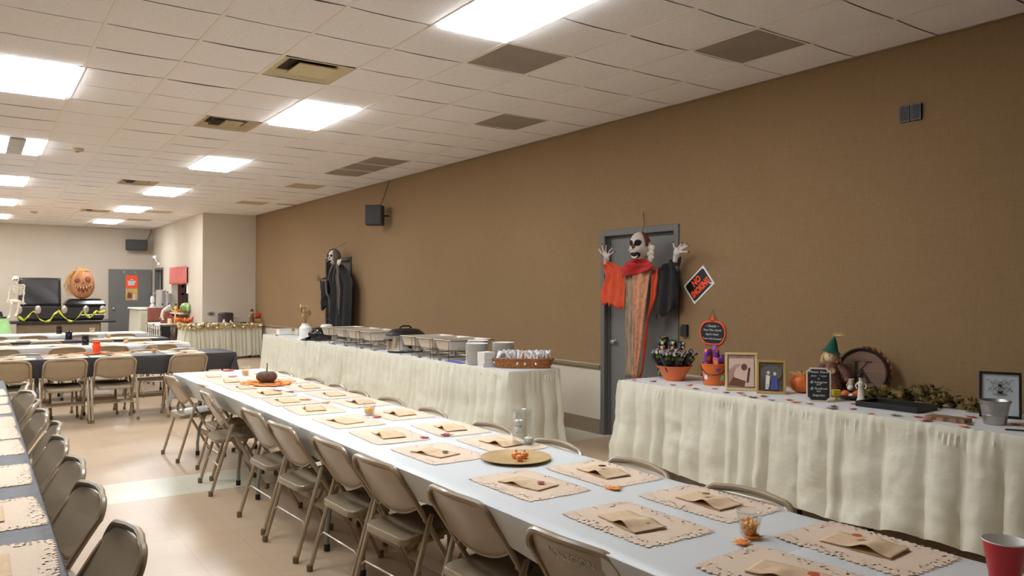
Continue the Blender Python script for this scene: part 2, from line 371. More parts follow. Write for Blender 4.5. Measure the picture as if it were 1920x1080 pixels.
def tag(o, label=None, cat=None, group=None, kind=None):
    if label: o['label'] = label
    if cat: o['category'] = cat
    if group: o['group'] = group
    if kind: o['kind'] = kind
    return o
def thing(name, label, cat, loc=(0, 0, 0), rz=0, group=None):
    o = bpy.data.objects.new(name, None); C.objects.link(o); o.location = loc; o.rotation_euler = (0, 0, rz); o.empty_display_size = .1
    return tag(o, label, cat, group)
def single(g, name, mats, label, cat, loc=(0, 0, 0), rz=0, group=None, kind=None, **k):
    o = g.build(name, mats, **k); o.location = loc; o.rotation_euler = (0, 0, rz); return tag(o, label, cat, group, kind)
def copy_tree(o, parent=None):
    c = o.copy(); C.objects.link(c)
    if parent: c.parent = parent
    for ch in list(o.children): copy_tree(ch, c)
    return c
def place(o, used, loc, rz=0, label=None, group=None):
    r = copy_tree(o) if used else o
    r.location = loc; r.rotation_euler = (0, 0, rz)
    if label: r['label'] = label
    if group: r['group'] = group
    return r
def words(txt, size, mt, name, parent, fr, ext=.0006, align='CENTER', shear=0, bold=0):
    """lettering as a mesh, laid through the frame fr(x, y, depth)"""
    cu = bpy.data.curves.new('t', 'FONT'); cu.body = txt; cu.size = size; cu.align_x = align; cu.align_y = 'CENTER'; cu.extrude = 0; cu.shear = shear; cu.offset = bold; cu.resolution_u = 2
    ob = bpy.data.objects.new('t', cu); C.objects.link(ob)
    me = bpy.data.meshes.new_from_object(ob); bpy.data.objects.remove(ob)
    for v in me.vertices: v.co = Vector(fr(*v.co))
    me.name = name; me.materials.clear(); me.materials.append(M[mt])
    o = bpy.data.objects.new(name, me); C.objects.link(o); o.parent = parent; return o
def rrect(w, h, r, n=4):
    p = []
    for cx, cy, a in ((w/2-r, h/2-r, 0), (-w/2+r, h/2-r, 90), (-w/2+r, -h/2+r, 180), (w/2-r, -h/2+r, 270)):
        for i in range(n+1):
            t = radians(a+90*i/n); p.append((cx+r*cos(t), cy+r*sin(t)))
    return p
def struct(g, name, mats, **k): return tag(g.build(name, mats, **k), kind='structure')
ORD = ['first', 'second', 'third', 'fourth', 'fifth', 'sixth', 'seventh', 'eighth', 'ninth', 'tenth', 'eleventh', 'twelfth', 'thirteenth']


# ================================================================== THE SETTING
XL, YB, YC, YF, XS = -6.2, -3.2, 18.45, 24.5, 4.25   # left, back, corner wall, far wall, kitchen wall
struct(G().box(((XL+WX)/2+.5, (YB+YF)/2+.8, -.05), (WX-XL+3, YF-YB+3.5, .1)), 'floor', 'floor', smooth=False)

def wall_panel(g, lo, hi, openings, fr, th, m=0):
    """upright panel u in lo..hi, z 0..CZ with rectangular openings (u0,u1,z0,z1)"""
    us = sorted({lo[0], hi[0]} | {a for o in openings for a in o[:2]}); zs = sorted({lo[1], hi[1]} | {a for o in openings for a in o[2:4]})
    us = [q for q in us if lo[0] <= q <= hi[0]]; zs = [q for q in zs if lo[1] <= q <= hi[1]]
    for i in range(len(us)-1):
        for j in range(len(zs)-1):
            cu, cz = (us[i]+us[i+1])/2, (zs[j]+zs[j+1])/2
            if any(o[0] < cu < o[1] and o[2] < cz < o[3] for o in openings): continue
            a = fr(us[i], zs[j], 0); b = fr(us[i+1], zs[j+1], th)
            g.box([(a[k]+b[k])/2 for k in range(3)], [abs(a[k]-b[k]) for k in range(3)], m)
    return g
DR1 = (5.158, 6.158, 0, 2.09); DR2 = (12.85, 13.97, 0, 2.05)
fr_r = lambda u, z, t: (WX+t, u, z)
g = G(); wall_panel(g, (YB, .735), (YC+.1, CZ+.1), [DR1, DR2], fr_r, .16, 0)
wall_panel(g, (YB, 0), (YC+.1, .735), [DR1, DR2], fr_r, .16, 1)
struct(g, 'wall_right', ['burlap', 'wallwhite'], smooth=False)
g = G()
for a, b in ((YB, 5.10), (6.215, 12.8), (14.02, YC)):
    g.box((WX-.009, (a+b)/2, .722), (.018, b-a, .016)); g.box((WX-.014, (a+b)/2, .704), (.028, b-a, .014)); g.box((WX-.006, (a+b)/2, .686), (.012, b-a, .018))
struct(g, 'trim_1', 'rail', smooth=False)
g = G()
for a, b in ((YB, 5.10), (6.215, 12.8), (14.02, YC)): g.box((WX-.006, (a+b)/2, .077), (.012, b-a, .152), bev=.004); g.box((WX-.012, (a+b)/2, .008), (.024, b-a, .014), bev=.004)
struct(g, 'baseboard_right', 'base', smooth=False)
struct(wall_panel(G(), (XS, 0), (WX+.1, CZ+.1), [], lambda u, z, t: (u, YC+t, z), .12), 'wall_corner', 'wallwhite', smooth=False)
WIN = (19.80, 21.72, .96, 2.05); DR3 = (22.92, 24.0, 0, 2.08)
struct(wall_panel(G(), (YC+.12, 0), (YF, CZ+.1), [WIN, DR3], lambda u, z, t: (XS+t, u, z), .14), 'wall_kitchen', 'wallwhite', smooth=False)
struct(wall_panel(G(), (XL, 0), (WX+1, CZ+.1), [], lambda u, z, t: (u, YF+t, z), .12), 'wall_far', 'wallwhite', smooth=False)
struct(wall_panel(G(), (YB, 0), (YF, CZ+.1), [], lambda u, z, t: (XL-t, u, z), .12), 'wall_left', 'wallwhite', smooth=False)
struct(wall_panel(G(), (XL, 0), (WX, CZ+.1), [], lambda u, z, t: (u, YB-t, z), .12), 'wall_back', 'burlap', smooth=False)
# kitchen seen through the hatch and the doorway
g = G(); g.box((6.4, 21.4, 1.2), (.05, 5.6, 2.6), 0); g.box((5.4, 18.75, 1.3), (2.2, .05, 2.8), 0); g.box((5.4, 24.3, 1.3), (2.2, .05, 2.8), 0); g.box((5.4, 21.5, 2.62), (2.1, 5.6, .05), 0)
struct(g, 'wall_kitchen_inner', 'kitchen', smooth=False)

t = thing('ceiling_light', 'unseen lit ceiling panel added to brighten the kitchen behind the serving hatch', 'ceiling light', (5.45, 21.2, 2.59))  # added lamp panel, out of view, that brightens the kitchen
G().box((0, 0, 0), (.6, 1.2, .02)).build('diffuser', lampmat('kitchen_fill_panel', 5), t, smooth=False); G().box((0, 0, .012), (.66, 1.26, .012)).build('frame', 'tbar', t, smooth=False)
def door(name, D, fr, frame, leaf, depth, handle=True):
    a, b, z0, z1 = D
    root = bpy.data.objects.new(name, None); C.objects.link(root); tag(root, kind='structure')
    g = G(); w = .05
    def bar(u0, u1, za, zb, t0, t1):
        p, q = fr(u0, za, t0), fr(u1, zb, t1); g.box([(p[k]+q[k])/2 for k in range(3)], [abs(p[k]-q[k]) for k in range(3)], bev=.003)
    bar(a-w, a+.012, 0, z1+w, -.015, .10); bar(b-.012, b+w, 0, z1+w, -.015, .10); bar(a+.012, b-.012, z1-.012, z1+w, -.015, .10)
    bar(a+.012, a+.03, 0, z1-.012, depth-.02, depth); bar(b-.03, b-.012, 0, z1-.012, depth-.02, depth); bar(a+.03, b-.03, z1-.03, z1-.012, depth-.02, depth)
    g.build('door_frame', frame, root, smooth=False)
    g = G(); bar(a+.014, b-.014, .006, z1-.014, depth, depth+.045); g.build('door_leaf', leaf, root, smooth=False)
    if handle:
        g = G(); p = fr(b-.10, .98, depth-.03); g.lathe([(.0, -.03), (.022, -.03), (.022, -.02), (.01, -.018), (.01, .0), (.025, .002), (.028, .018), (.018, .03), (0, .032)], 14, p, R=Matrix.Rotation(-pi/2, 3, 'Y'))
        g.build('door_handle', 'steel', root)
    return root
door('door_1', DR1, fr_r, 'doorframe', 'door', .06)
door('door_2', DR2, fr_r, 'doordark', 'doordark', .05)
# doorway in the kitchen wall, its leaf folded back against the far wall
root = bpy.data.objects.new('door_3', None); C.objects.link(root); tag(root, kind='structure')
g = G()
for u0, u1, z0, z1 in ((22.86, 22.935, 0, 2.13), (23.985, 24.06, 0, 2.13), (22.935, 23.985, 2.07, 2.13)): g.box((XS+.05, (u0+u1)/2, (z0+z1)/2), (.13, u1-u0, z1-z0), bev=.003)
g.build('door_frame', 'doorframe', root, smooth=False)
g = G(); g.box((3.665, YF-.06, 1.053), (1.10, .045, 2.09), bev=.004); g.build('door_leaf', 'door', root, smooth=False)
for x in (3.50, 3.79):
    g = G(); g.ball((x, YF-.092, 2.02), .018, 10); g.build('suction_hook', 'white', root)
g = G(); g.lathe([(.0, 0), (.03, 0), (.03, .012), (.012, .016), (.012, .04), (.028, .045), (.024, .07), (0, .075)], 12, (3.24, YF-.083, .98), R=Matrix.Rotation(pi/2, 3, 'X')); g.build('door_handle', 'steel', root)
struct(G().box((5.3, 23.4, 1.05), (.05, 1.2, 2.1)), 'doorway_shade_sheet', 'doordark', smooth=False)  # dark sheet behind the open doorway, its colour standing in for shade
# serving hatch
g = G(); a, b, z0, z1 = WIN
for u0, u1, q0, q1 in ((a-.03, a, z0, z1), (b, b+.03, z0, z1), (a-.03, b+.03, z1, z1+.03)): g.box((XS+.06, (u0+u1)/2, (q0+q1)/2), (.15, u1-u0, q1-q0))
g.box((XS-.0, (a+b)/2, z0-.02), (.44, b-a+.1, .04), bev=.008)
struct(g, 'window_1', 'wallwhite', smooth=False)

# ---- ceiling: sagging lay-in tiles between runners, with openings for the fixtures
LIGHTS = [(c, r) for c in (2, -2, -6) for r in (-4, 2, 8, 14, 20, 26) if not (c == -6 and r < 2)]
VENTS = [(5, -4), (5, 1), (3, -2), (5, 6), (5, 7), (5, 8), (5, 11), (5, 16), (3, 21), (3, 25), (1, 13), (1, 22), (1, 0), (1, 3+1)]
taken = {(c, r+k) for c, r in LIGHTS for k in (0, 1)} | set(VENTS)
g = G()
g.box(((XL+WX+1)/2, (YB+YF)/2, CZ+.06), (WX-XL+1.4, YF-YB+.4, .04), 1)
c0, r0 = -11, -15
for c in range(c0, 9):
    for r in range(r0, 33):
        if (c, r) in taken: continue
        x0, x1, y0, y1 = GX(c)+.012, GX(c+1)-.012, GY(r)+.007, GY(r+1)-.007
        x0 = max(x0, XL+.01); x1 = min(x1, WX-.004); y0 = max(y0, YB+.01); y1 = min(y1, YF-.005)
        if x1-x0 < .05 or y1-y0 < .05: continue
        rr = random.Random(c*97+r); sag = .004+.007*rr.random(); tl = (rr.random()-.5)*.005
        n = 4
        vs = [(x0+(x1-x0)*i/n, y0+(y1-y0)*j/n, CZ-.004-sag*(1-(2*i/n-1)**2)*(.6+.4*(1-(2*j/n-1)**2))+tl*(j/n-.5)) for j in range(n+1) for i in range(n+1)]
        fs = [(j*(n+1)+i, (j+1)*(n+1)+i, (j+1)*(n+1)+i+1, j*(n+1)+i+1) for j in range(n) for i in range(n)]
        g.add(vs, fs, 0)
        g.add([(x0, y0, CZ-.004), (x1, y0, CZ-.004), (x1, y0, CZ+.03), (x0, y0, CZ+.03)], [(0, 1, 2, 3)], 0)
for c in range(c0, 9): # main runners
    x = GX(c)
    if XL < x < WX: g.box((x, (YB+YF)/2, CZ-.002), (.024, YF-YB, .012), 2)
for r in range(r0, 33):
    y = GY(r)
    if YB < y < YF: g.box(((XL+WX)/2, y, CZ+.012), (WX-XL, .022, .01), 2)
struct(g, 'ceiling', ['ceil', 'plenum', 'tbar'], smooth=True, ang=20)
struct(G().box((WX-.008, (YB+YC)/2, CZ-.006), (.016, YC-YB, .014)), 'trim_3', 'rail', smooth=False)

# ---- ceiling fixtures
def troffer(c, r, dead=()):
    x0, x1, y0, y1 = GX(c), GX(c+1), GY(r), GY(r+2)
    col = {2: 'the row nearest the brown wall', -2: 'the row over the black-covered table', -6: 'the row farthest left'}[c]
    k = {-4: 'nearest', 2: 'second', 8: 'third', 14: 'fourth', 20: 'fifth', 26: 'farthest'}[r]
    lb = {'nearest': 'large square-looking lit ceiling light panel nearest the camera in '}.get(k, ('farthest' if k == 'farthest' else k+' from the front')+' lit fluorescent ceiling panel in ')+col
    if dead: lb = 'fluorescent ceiling panel with its middle strip unlit, over the left tables'
    t = thing('ceiling_light', lb, 'ceiling light', ((x0+x1)/2, (y0+y1)/2, CZ), 0, 'fluorescent ceiling lights')
    W, L = x1-x0, y1-y0
    g = G()
    for a, b, d, e in ((0, -L/2+.012, W, .024), (0, L/2-.012, W, .024), (-W/2+.012, 0, .024, L), (W/2-.012, 0, .024, L)): g.box((a, b, .004), (d, e, .02), 0)
    for a, b, d, e in ((0, -L/2+.028, W-.05, .008), (0, L/2-.028, W-.05, .008), (-W/2+.028, 0, .008, L-.05), (W/2-.028, 0, .008, L-.05)): g.box((a, b, .02), (d, e, .04), 1)
    g.build('frame', ['tbar', 'doorframe'], t, smooth=False)
    for k in range(3):
        w = (W-.07)/3; g = G(); g.box((-W/2+.035+w*(k+.5), 0, -.010), (w-.004, L-.07, .034)); g.build('diffuser', 'lampoff' if k in dead else 'lamp', t, smooth=False)
    g = G()
    for k in range(1, 5): g.box((0, -L/2+L*k/5, -.0275), (W-.07, .005, .003))
    g.build('louver', 'tbar', t, smooth=False)
for c, r in LIGHTS: troffer(c, r, (1,) if (c, r) == (-2, 8) else ())
for c, r, lb, m in ((5, -4, 'dark grey perforated ceiling vent nearest the camera, high above the gift table', 'vent'), (3, -2, 'grey ceiling vent just beyond the nearest light panel', 'vent'),
                 (5, 1, 'grey ceiling vent beside the brown wall, beyond the wall clock-height switch pair', 'vent'), (5, 6, 'near square of the long grey ceiling vent by the brown wall', 'vent'),
                 (5, 7, 'middle square of the long grey ceiling vent by the brown wall', 'vent'), (5, 8, 'far square of the long grey ceiling vent by the brown wall', 'vent'),
                 (5, 11, 'pale brown ceiling vent just beyond the long vent by the wall', 'vent2'), (5, 16, 'faint brown ceiling vent near the far corner of the brown wall', 'vent2'),
                 (3, 21, 'faint tan ceiling vent to the right of the fifth light panel', 'vent2'), (3, 25, 'faint tan ceiling vent to the right of the farthest light panel', 'vent2')):
    if (c, r) == (5, 1): lb = 'grey ceiling vent by the brown wall, second from the camera along it'
    t = thing('ceiling_vent', lb, 'ceiling vent', (GX(c+.5), GY(r+.5), CZ), 0, 'flush ceiling vents')
    G().box((0, 0, 0), (.55, .575, .008)).build('grille', m, t, smooth=False)
    g = G()
    for a, b, d, e in ((0, .293, .585, .018), (0, -.293, .585, .018), (.283, 0, .018, .57), (-.283, 0, .018, .57)): g.box((a, b, -.002), (d, e, .012))
    g.build('frame', 'tbar', t, smooth=False)
for c, r, kind, lb in ((1, 0, 0, 'cream square ceiling diffuser with a raised centre plate, nearest the camera'), (1, 4, 1, 'slatted ceiling air diffuser with dark louvres, beside the second light panel'),
                   (1, 13, 1, 'tan ceiling diffuser beside the fourth light panel'), (1, 22, 1, 'farthest tan ceiling diffuser, left of the fifth light panel')):
    t = thing('ceiling_diffuser', lb, 'ceiling diffuser', (GX(c+.5), GY(r+.5), CZ), 0, 'ceiling air diffusers')
    g = G()
    # pan with sloping sides rising to the neck
    o_, i_ = .285, .17
    ring = lambda q, z: [(-q, -q, z), (q, -q, z), (q, q, z), (-q, q, z)]
    g.add(ring(o_, -.004)+ring(.26, -.004)+ring(i_+.03, .03)+ring(i_+.03, .055), [(k*4+j, k*4+(j+1) % 4, (k+1)*4+(j+1) % 4, (k+1)*4+j) for k in range(3) for j in range(4)]+[(12, 13, 14, 15)])
    g.build('pan', 'cream' if kind == 0 else 'vent2', t, smooth=False)
    if kind == 0: G().box((.03, 0, .0), (.32, .34, .012), bev=.004).build('plate', 'cream', t, smooth=False)
    else:
        g = G(); g.box((-.02, .02, .03), (.30, .30, .004), 1)
        for k in range(7): g.box((-.15+.022*k, .02, .008), (.007, .29, .016), 1 if k < 5 else 0)
        for k in range(8): g.box((.05+(k % 2)*.004, -.11+.036*k, .01), (.19, .02, .008), 0)
        g.build('louver', ['cream', 'doordark'], t, smooth=False)
single(G().box((5.24, 15.66, CZ-.012), (.40, .03, .01)), 'ceiling_slot', 'doordark', 'dark narrow slot in the ceiling near the far end of the brown wall', 'ceiling slot', smooth=False)
for x, y, lb in ((1.05, 11.05, 'small beige box fixed under the ceiling tiles, the nearer of two'), (1.1, 20.43, 'tiny ceiling sensor far back beyond the left light panels')):
    t = thing('smoke_detector', lb, 'smoke detector', (x, y, CZ-.012))
    G().lathe([(.075, .004), (.075, -.008), (.06, -.03), (.05, -.034), (0, -.036)], 20).build('body', 'vent2', t)
    G().lathe([(.02, -.03), (.02, -.042), (0, -.044)], 10).build('sensor', 'wire', t)

# ================================================================== TABLES, CLOTHS, CHAIRS
def make_table(L=1.83, W=.74, H=.72):
    t = thing('folding_table', 'folding banquet table', 'table')
    g = G(); g.prism(rrect(W, L, .03), H-.03, H); g.build('table_top', 'tabletop', t)
    g = G()
    for sy in (-1, 1): g.box((0, sy*(L/2-.25), H-.045), (W*.8, .03, .03))
    g.build('apron', 'greymetal', t, smooth=False)
    for sy in (-1, 1):
        for sx in (-1, 1):
            y = sy*(L/2-.25)
            pts = [(sx*.05, y, H-.05), (sx*.07, y, H-.14), (sx*.13, y, H-.26), (sx*.20, y, H-.37), (sx*.245, y, H-.47), (sx*.262, y, .12), (sx*.262, y, .035)]
            l = G().tube(pts, .014, 8).build('leg', 'greymetal', t)
            G().lathe([(.016, 0), (.018, .004), (.018, .036), (.015, .04)], 10, (sx*.262, y, .0)).build('foot_cap', 'blackrubber', l)
    return t
TABLE = make_table(); tab_used = False
def table(x, y, rz, label, group=None, sx=1, sl=1):
    global tab_used
    r = place(TABLE, tab_used, (x, y, 0), rz, label, group); tab_used = True; r.scale = (sx, sl, 1); return r

def drape(name, x0, x1, y0, y1, z, drop, mt, label, seed=0, out=.05, amp=.012, grp=None, corner=1.15, step=.06, tuck=0):
    """thin sheet laid over a table: flat on top, hanging with soft folds at the rims"""
    def ticks(a, b):
        n = max(2, int((b-a)/step)); m = 6
        return [a-drop+drop*i/m for i in range(m)]+[a-.004, a+.004]+[a+(b-a)*i/n for i in range(1, n)]+[b-.004, b+.004]+[b+drop*(i+1)/m for i in range(m)]
    xs, ys = ticks(x0, x1), ticks(y0, y1)
    def f(x, y):
        dx = max(0, x0-x, x-x1); dy = max(0, y0-y, y-y1); sx = -1 if x < x0 else 1; sy_ = -1 if y < y0 else 1
        d = hypot(dx, dy)
        nz = noise.noise(Vector((x*1.7+seed*3.1, y*1.7, seed)))
        if d < 1e-6: return (x, y, z+.0012*noise.noise(Vector((x*6, y*6, seed))))
        k = d/drop
        rnd_ = .012*min(1, d/.03)                      # rounded rim
        w = amp*k*sin((y if dx > dy else x)*(23+4*nz)+seed*2)+amp*.8*k*nz*2
        o = rnd_+(out*k*k*.5 if not (tuck and ((tuck == 'x' and sx < 0 and dx > 0 and dy < .001) or (tuck == 'y' and dy > 0 and sy_ < 0))) else -.10*k)+w*(.6 if tuck else 1)
        px = min(max(x, x0), x1); py = min(max(y, y0), y1)
        if d: ux, uy = dx/d*sx, dy/d*sy_
        fl = corner if (dx > 0 and dy > 0) else 1
        dz = d*fl*(1+.14*nz)
        if d < .03: dz *= .7
        return (px+ux*o, py+uy*o, max(.03, z-dz))
    vs = [f(x, y) for y in ys for x in xs]; n = len(xs)
    fs = [(j*n+i, j*n+i+1, (j+1)*n+i+1, (j+1)*n+i) for j in range(len(ys)-1) for i in range(n-1)]
    return single(G().add(vs, fs), name, mt, label, 'tablecloth', group=grp, ang=60)

# long white table (four folding tables end to end), seen along its left side
for i in range(4):
    table(1.945, 7.71-1.83*(i+.5), 0, ('folding table under the long white cloth, farthest of the four end to end', 'folding table under the long white cloth, second from its far end',
          'folding table under the long white cloth, third from its far end', 'folding table under the long white cloth, nearest of the four end to end')[i], 'tables under the long white cloth')
drape('tablecloth', 1.52, 2.35, 1.30, 7.72, .732, .17, 'whitecloth', 'white plastic cloth over the long table, far piece running to the pumpkin end', 1, amp=.010, tuck='x', corner=1.5)
drape('tablecloth', 1.515, 2.355, .25, 1.42, .7345, .175, 'whitecloth', 'white plastic cloth piece at the near end of the long table, lapped over the other', 5, amp=.010, tuck='x')
# black covered table at the left edge
for i in range(4): table(-.17, 7.9-1.83*(i+.5), 0, ('folding table under the black cloth at the left edge, farthest of its row', 'folding table under the black cloth at the left edge, second from far end',
          'folding table under the black cloth at the left edge, third from far end', 'folding table under the black cloth at the left edge, nearest the camera')[i], 'tables under the left black cloth')
drape('tablecloth', -.58, .21, .62, 7.86, .732, .20, 'blackcloth', 'long dark grey-black plastic cloth on the table at the left edge', 2)
# the four cross tables further back
def cross(x0, x1, y0, y1, mt, label, seed, names, drop=.2, grp=None):
    for i, nm in enumerate(names): table(x1-.03-1.83*(i+.5), (y0+y1)/2, pi/2, nm, grp, .93)
    drape('tablecloth', x0, x1, y0, y1, .732, drop, mt, label, seed, tuck='y', amp=.008)
cross(-2.6, 2.70, 9.97, 10.70, 'blackcloth', 'black plastic cloth on the nearest crosswise table behind the long white one', 3, ['folding table under the nearest crosswise black cloth, right end', 'folding table under the nearest crosswise black cloth, middle', 'folding table under the nearest crosswise black cloth, left end'], .22)
cross(-2.6, 2.60, 12.02, 12.78, 'whitecloth', 'white plastic cloth on the second crosswise table', 4, ['folding table under the second crosswise cloth, right end', 'folding table under the second crosswise cloth, middle', 'folding table under the second crosswise cloth, left end'], .26)
cross(-2.6, 2.60, 13.50, 14.26, 'blackcloth', 'black plastic cloth on the third crosswise table', 6, ['folding table under the third crosswise cloth, right end', 'folding table under the third crosswise cloth, middle', 'folding table under the third crosswise cloth, left end'], .22)
cross(-2.6, 2.60, 15.35, 16.10, 'whitecloth', 'white plastic cloth on the farthest crosswise table before the coffin', 7, ['folding table under the farthest crosswise cloth, right end', 'folding table under the farthest crosswise cloth, middle', 'folding table under the farthest crosswise cloth, left end'], .26)

# ---- steel folding chair, facing +y, rear feet on y = 0
def make_chair():
    t = thing('folding_chair', 'tan steel folding chair', 'chair')
    W, H = .21, .732
    half = [(.40, .012), (.36, .085), (.29, .215), (.215, .345), (.14, .475), (.085, .56), (.045, .62), (.02, .655)]
    pts = [(-W, y, z) for y, z in half]
    for a in range(0, 91, 15):
        t_ = radians(a); pts.append((-W+.065*(1-cos(t_)), .014-.03*sin(t_)*.8, .660+.066*sin(t_)))
    pts += [(-.07, -.026, H), (0, -.032, H+.001)]
    pts += [(-x, y, z) for x, y, z in pts[-2::-1]]
    ff = G().tube(pts, .0125, 8).build('front_frame', 'chair', t)
    for sx in (-1, 1): G().lathe([(.014, 0), (.0165, .003), (.0165, .034), (.0135, .038)], 10, (sx*W, .405, 0)).build('foot_cap', 'cap', ff)
    # back panel wrapped between the uprights
    def bp(u, v):
        x = -W+.006+2*(W-.006)*u; q = abs(2*u-1)
        zt = H-.004-(.06*max(0, (q-.70)/.30)**2.4); zb = .540-.055*(1-q**2.2)
        z = zb+(zt-zb)*v
        yl = .02+(.655-z)*.60 if z < .655 else .02-(z-.655)*.45
        yl -= .030*(1-q*q)*(1-.35*v)
        return (x, yl+.006, z)
    b = G().grid(18, 10, bp).build('backrest', 'chair', t, ang=60, sol=.004)
    G().tube([bp(i/18, 0) for i in range(19)], .005, 6).build('rim', 'chair', b)
    # seat pan with a folded rim
    g = G(); yc = .232
    def tilt(p, z): return (p[0], p[1]+yc, .402+(p[1]+.2)*.07+z)
    rings = [(rrect(.352, .388, .05, 5), -.036), (rrect(.358, .394, .05, 5), -.030), (rrect(.358, .394, .05, 5), -.006), (rrect(.348, .384, .047, 5), 0), (rrect(.30, .33, .04, 5), -.003), (rrect(.22, .25, .03, 5), -.007), (rrect(.1, .12, .02, 5), -.009)]
    n = len(rings[0][0]); vs = [tilt(p, z) for ring, z in rings for p in ring]
    fs = [(i*n+j, i*n+(j+1) % n, (i+1)*n+(j+1) % n, (i+1)*n+j) for i in range(len(rings)-1) for j in range(n)]+[tuple(range(n))[::-1], tuple((len(rings)-1)*n+j for j in range(n))]
    g.add(vs, fs).build('seat', 'chairseat', t, ang=40)
    for sx in (-1, 1):
        x = sx*(W+.0235); l = G().tube([(x, -.002, .012), (x, .03, .12), (x, .145, .50), (x, .15, .512)], [.0125, .0125, .0125, .008], 8).build('leg', 'chair', t)
        G().lathe([(.014, 0), (.0165, .003), (.0165, .034), (.0135, .038)], 10, (x, -.004, 0)).build('foot_cap', 'cap', l)
        G().box((sx*(W-.018), .20, .385), (.006, .09, .022)).build('hinge', 'chair', t); G().lathe([(.009, -.024), (.009, .03)], 8, (sx*W, .14, .474), R=Matrix.Rotation(pi/2, 3, 'Y')).build('pivot', 'chair', t)
    x = W+.0235
    G().tube([(-x, .048, .165), (-x+.012, .052, .19), (-x+.045, .056, .208), (x-.045, .056, .208), (x-.012, .052, .19), (x, .048, .165)], .0055, 6).build('rear_rung', 'chair', t)
    R = Matrix.Rotation(radians(-30), 3, 'X')
    G().box((0, .305, .195), (2*W-.02, .005, .05), R=R, bev=.002).build('front_brace', 'chair', t, smooth=False)
    return t
CHAIR = make_chair(); ch_used = False
def chair(x, y, rz, label, group):
    global ch_used
    r = place(CHAIR, ch_used, (x, y, 0), rz, label, group); ch_used = True; return r
# aisle side of the long white table: facing +X (rz = -90)
L = [(1.50, 7.44, 4), (1.60, 6.62, 0), (1.495, 6.14, -4), (1.515, 5.03, 2), (1.505, 4.43, 3), (1.545, 3.80, 2), (1.555, 3.26, 5), (1.565, 2.55, 3), (1.575, 1.88, 5), (1.60, 1.26, 0)]
for i, (x, y, a) in enumerate(L):
    n = len(L)
    lb = 'tan folding chair, aisle side of long white table, '+('farthest of its row' if i == 0 else 'nearest the camera in its row' if i == n-1 else ORD[i]+' from the far end')
    if i == 8: lb = 'tan folding chair with white NO-LEGION lettering stencilled on its back'
    c = chair(x-.05, y, -pi/2+radians(a), lb, 'chairs on the aisle side of the long white table')
    if i == 8:
        def fr(u, v, w):      # onto the rear face of the back panel
            z = .672+v; q = abs(u)/.2
            yl = (.02+(.655-z)*.60 if z < .655 else .02-(z-.655)*.45)-.030*(1-q*q)*(1-.35*(z-.5)/.23)+.006
            return (u, yl-.0035-abs(w), z)
        words('NO-LEGION', .038, 'chalk', 'stencil_lettering', c, fr, bold=.0008)
Rr = [(2.40, 7.22, 0), (2.42, 6.53, 3), (2.42, 5.98, -3), (2.39, 5.50, 0), (2.42, 5.00, 2), (2.42, 4.40, -2), (2.43, 3.71, 2), (2.42, 3.10, 0), (2.43, 2.53, -3), (2.44, 1.94, 2)]
for i, (x, y, a) in enumerate(Rr):
    chair(x, y, pi/2+radians(a), 'tan folding chair, brown-wall side of long white table, '+('farthest of its row' if i == 0 else 'nearest the camera in its row' if i == len(Rr)-1 else ORD[i]+' from the far end'), 'chairs on the wall side of the long white table')
Lf = [(.34, 7.45, 0), (.33, 6.85, 12), (.34, 6.22, -6), (.35, 5.72, 5), (.38, 5.12, 0), (.36, 4.60, 5), (.37, 3.98, 5), (.37, 3.40, 7), (.40, 2.72, 5)]
for i, (x, y, a) in enumerate(Lf):
    chair(x, y, pi/2+radians(a), 'tan folding chair at the left-edge black table, '+('farthest of its row' if i == 0 else 'nearest the camera in its row' if i == len(Lf)-1 else ORD[i]+' from the far end'), 'chairs at the left black table')
def row(xs, y, rz, text, group):
    for i, x in enumerate(xs): chair(x, y, rz+radians((-3, 2, 0, 3)[i % 4]), text+', '+('leftmost of its row' if i == 0 else 'rightmost of its row' if i == len(xs)-1 else ORD[i]+' from the left'), group)
row((.30, .84, 1.34, 2.13), 9.88, 0, 'tan folding chair, its back to us, nearest crosswise black table', 'chairs before the nearest crosswise table')
row((-.15, .52, 1.22, 1.80, 2.25), 10.84, pi, 'tan folding chair facing us beyond nearest crosswise table', 'chairs beyond the nearest crosswise table')
row((.28, 1.03, 1.56, 2.19), 11.90, 0, 'tan folding chair against white cloth of second crosswise table', 'chairs before the second crosswise table')
row((.25, .88, 1.58, 2.12), 13.39, 0, 'tan folding chair against black cloth of third crosswise table', 'chairs before the third crosswise table')
row((.25, .82, 1.56, 2.16), 15.22, 0, 'tan folding chair before the farthest crosswise white table', 'chairs before the farthest crosswise table')

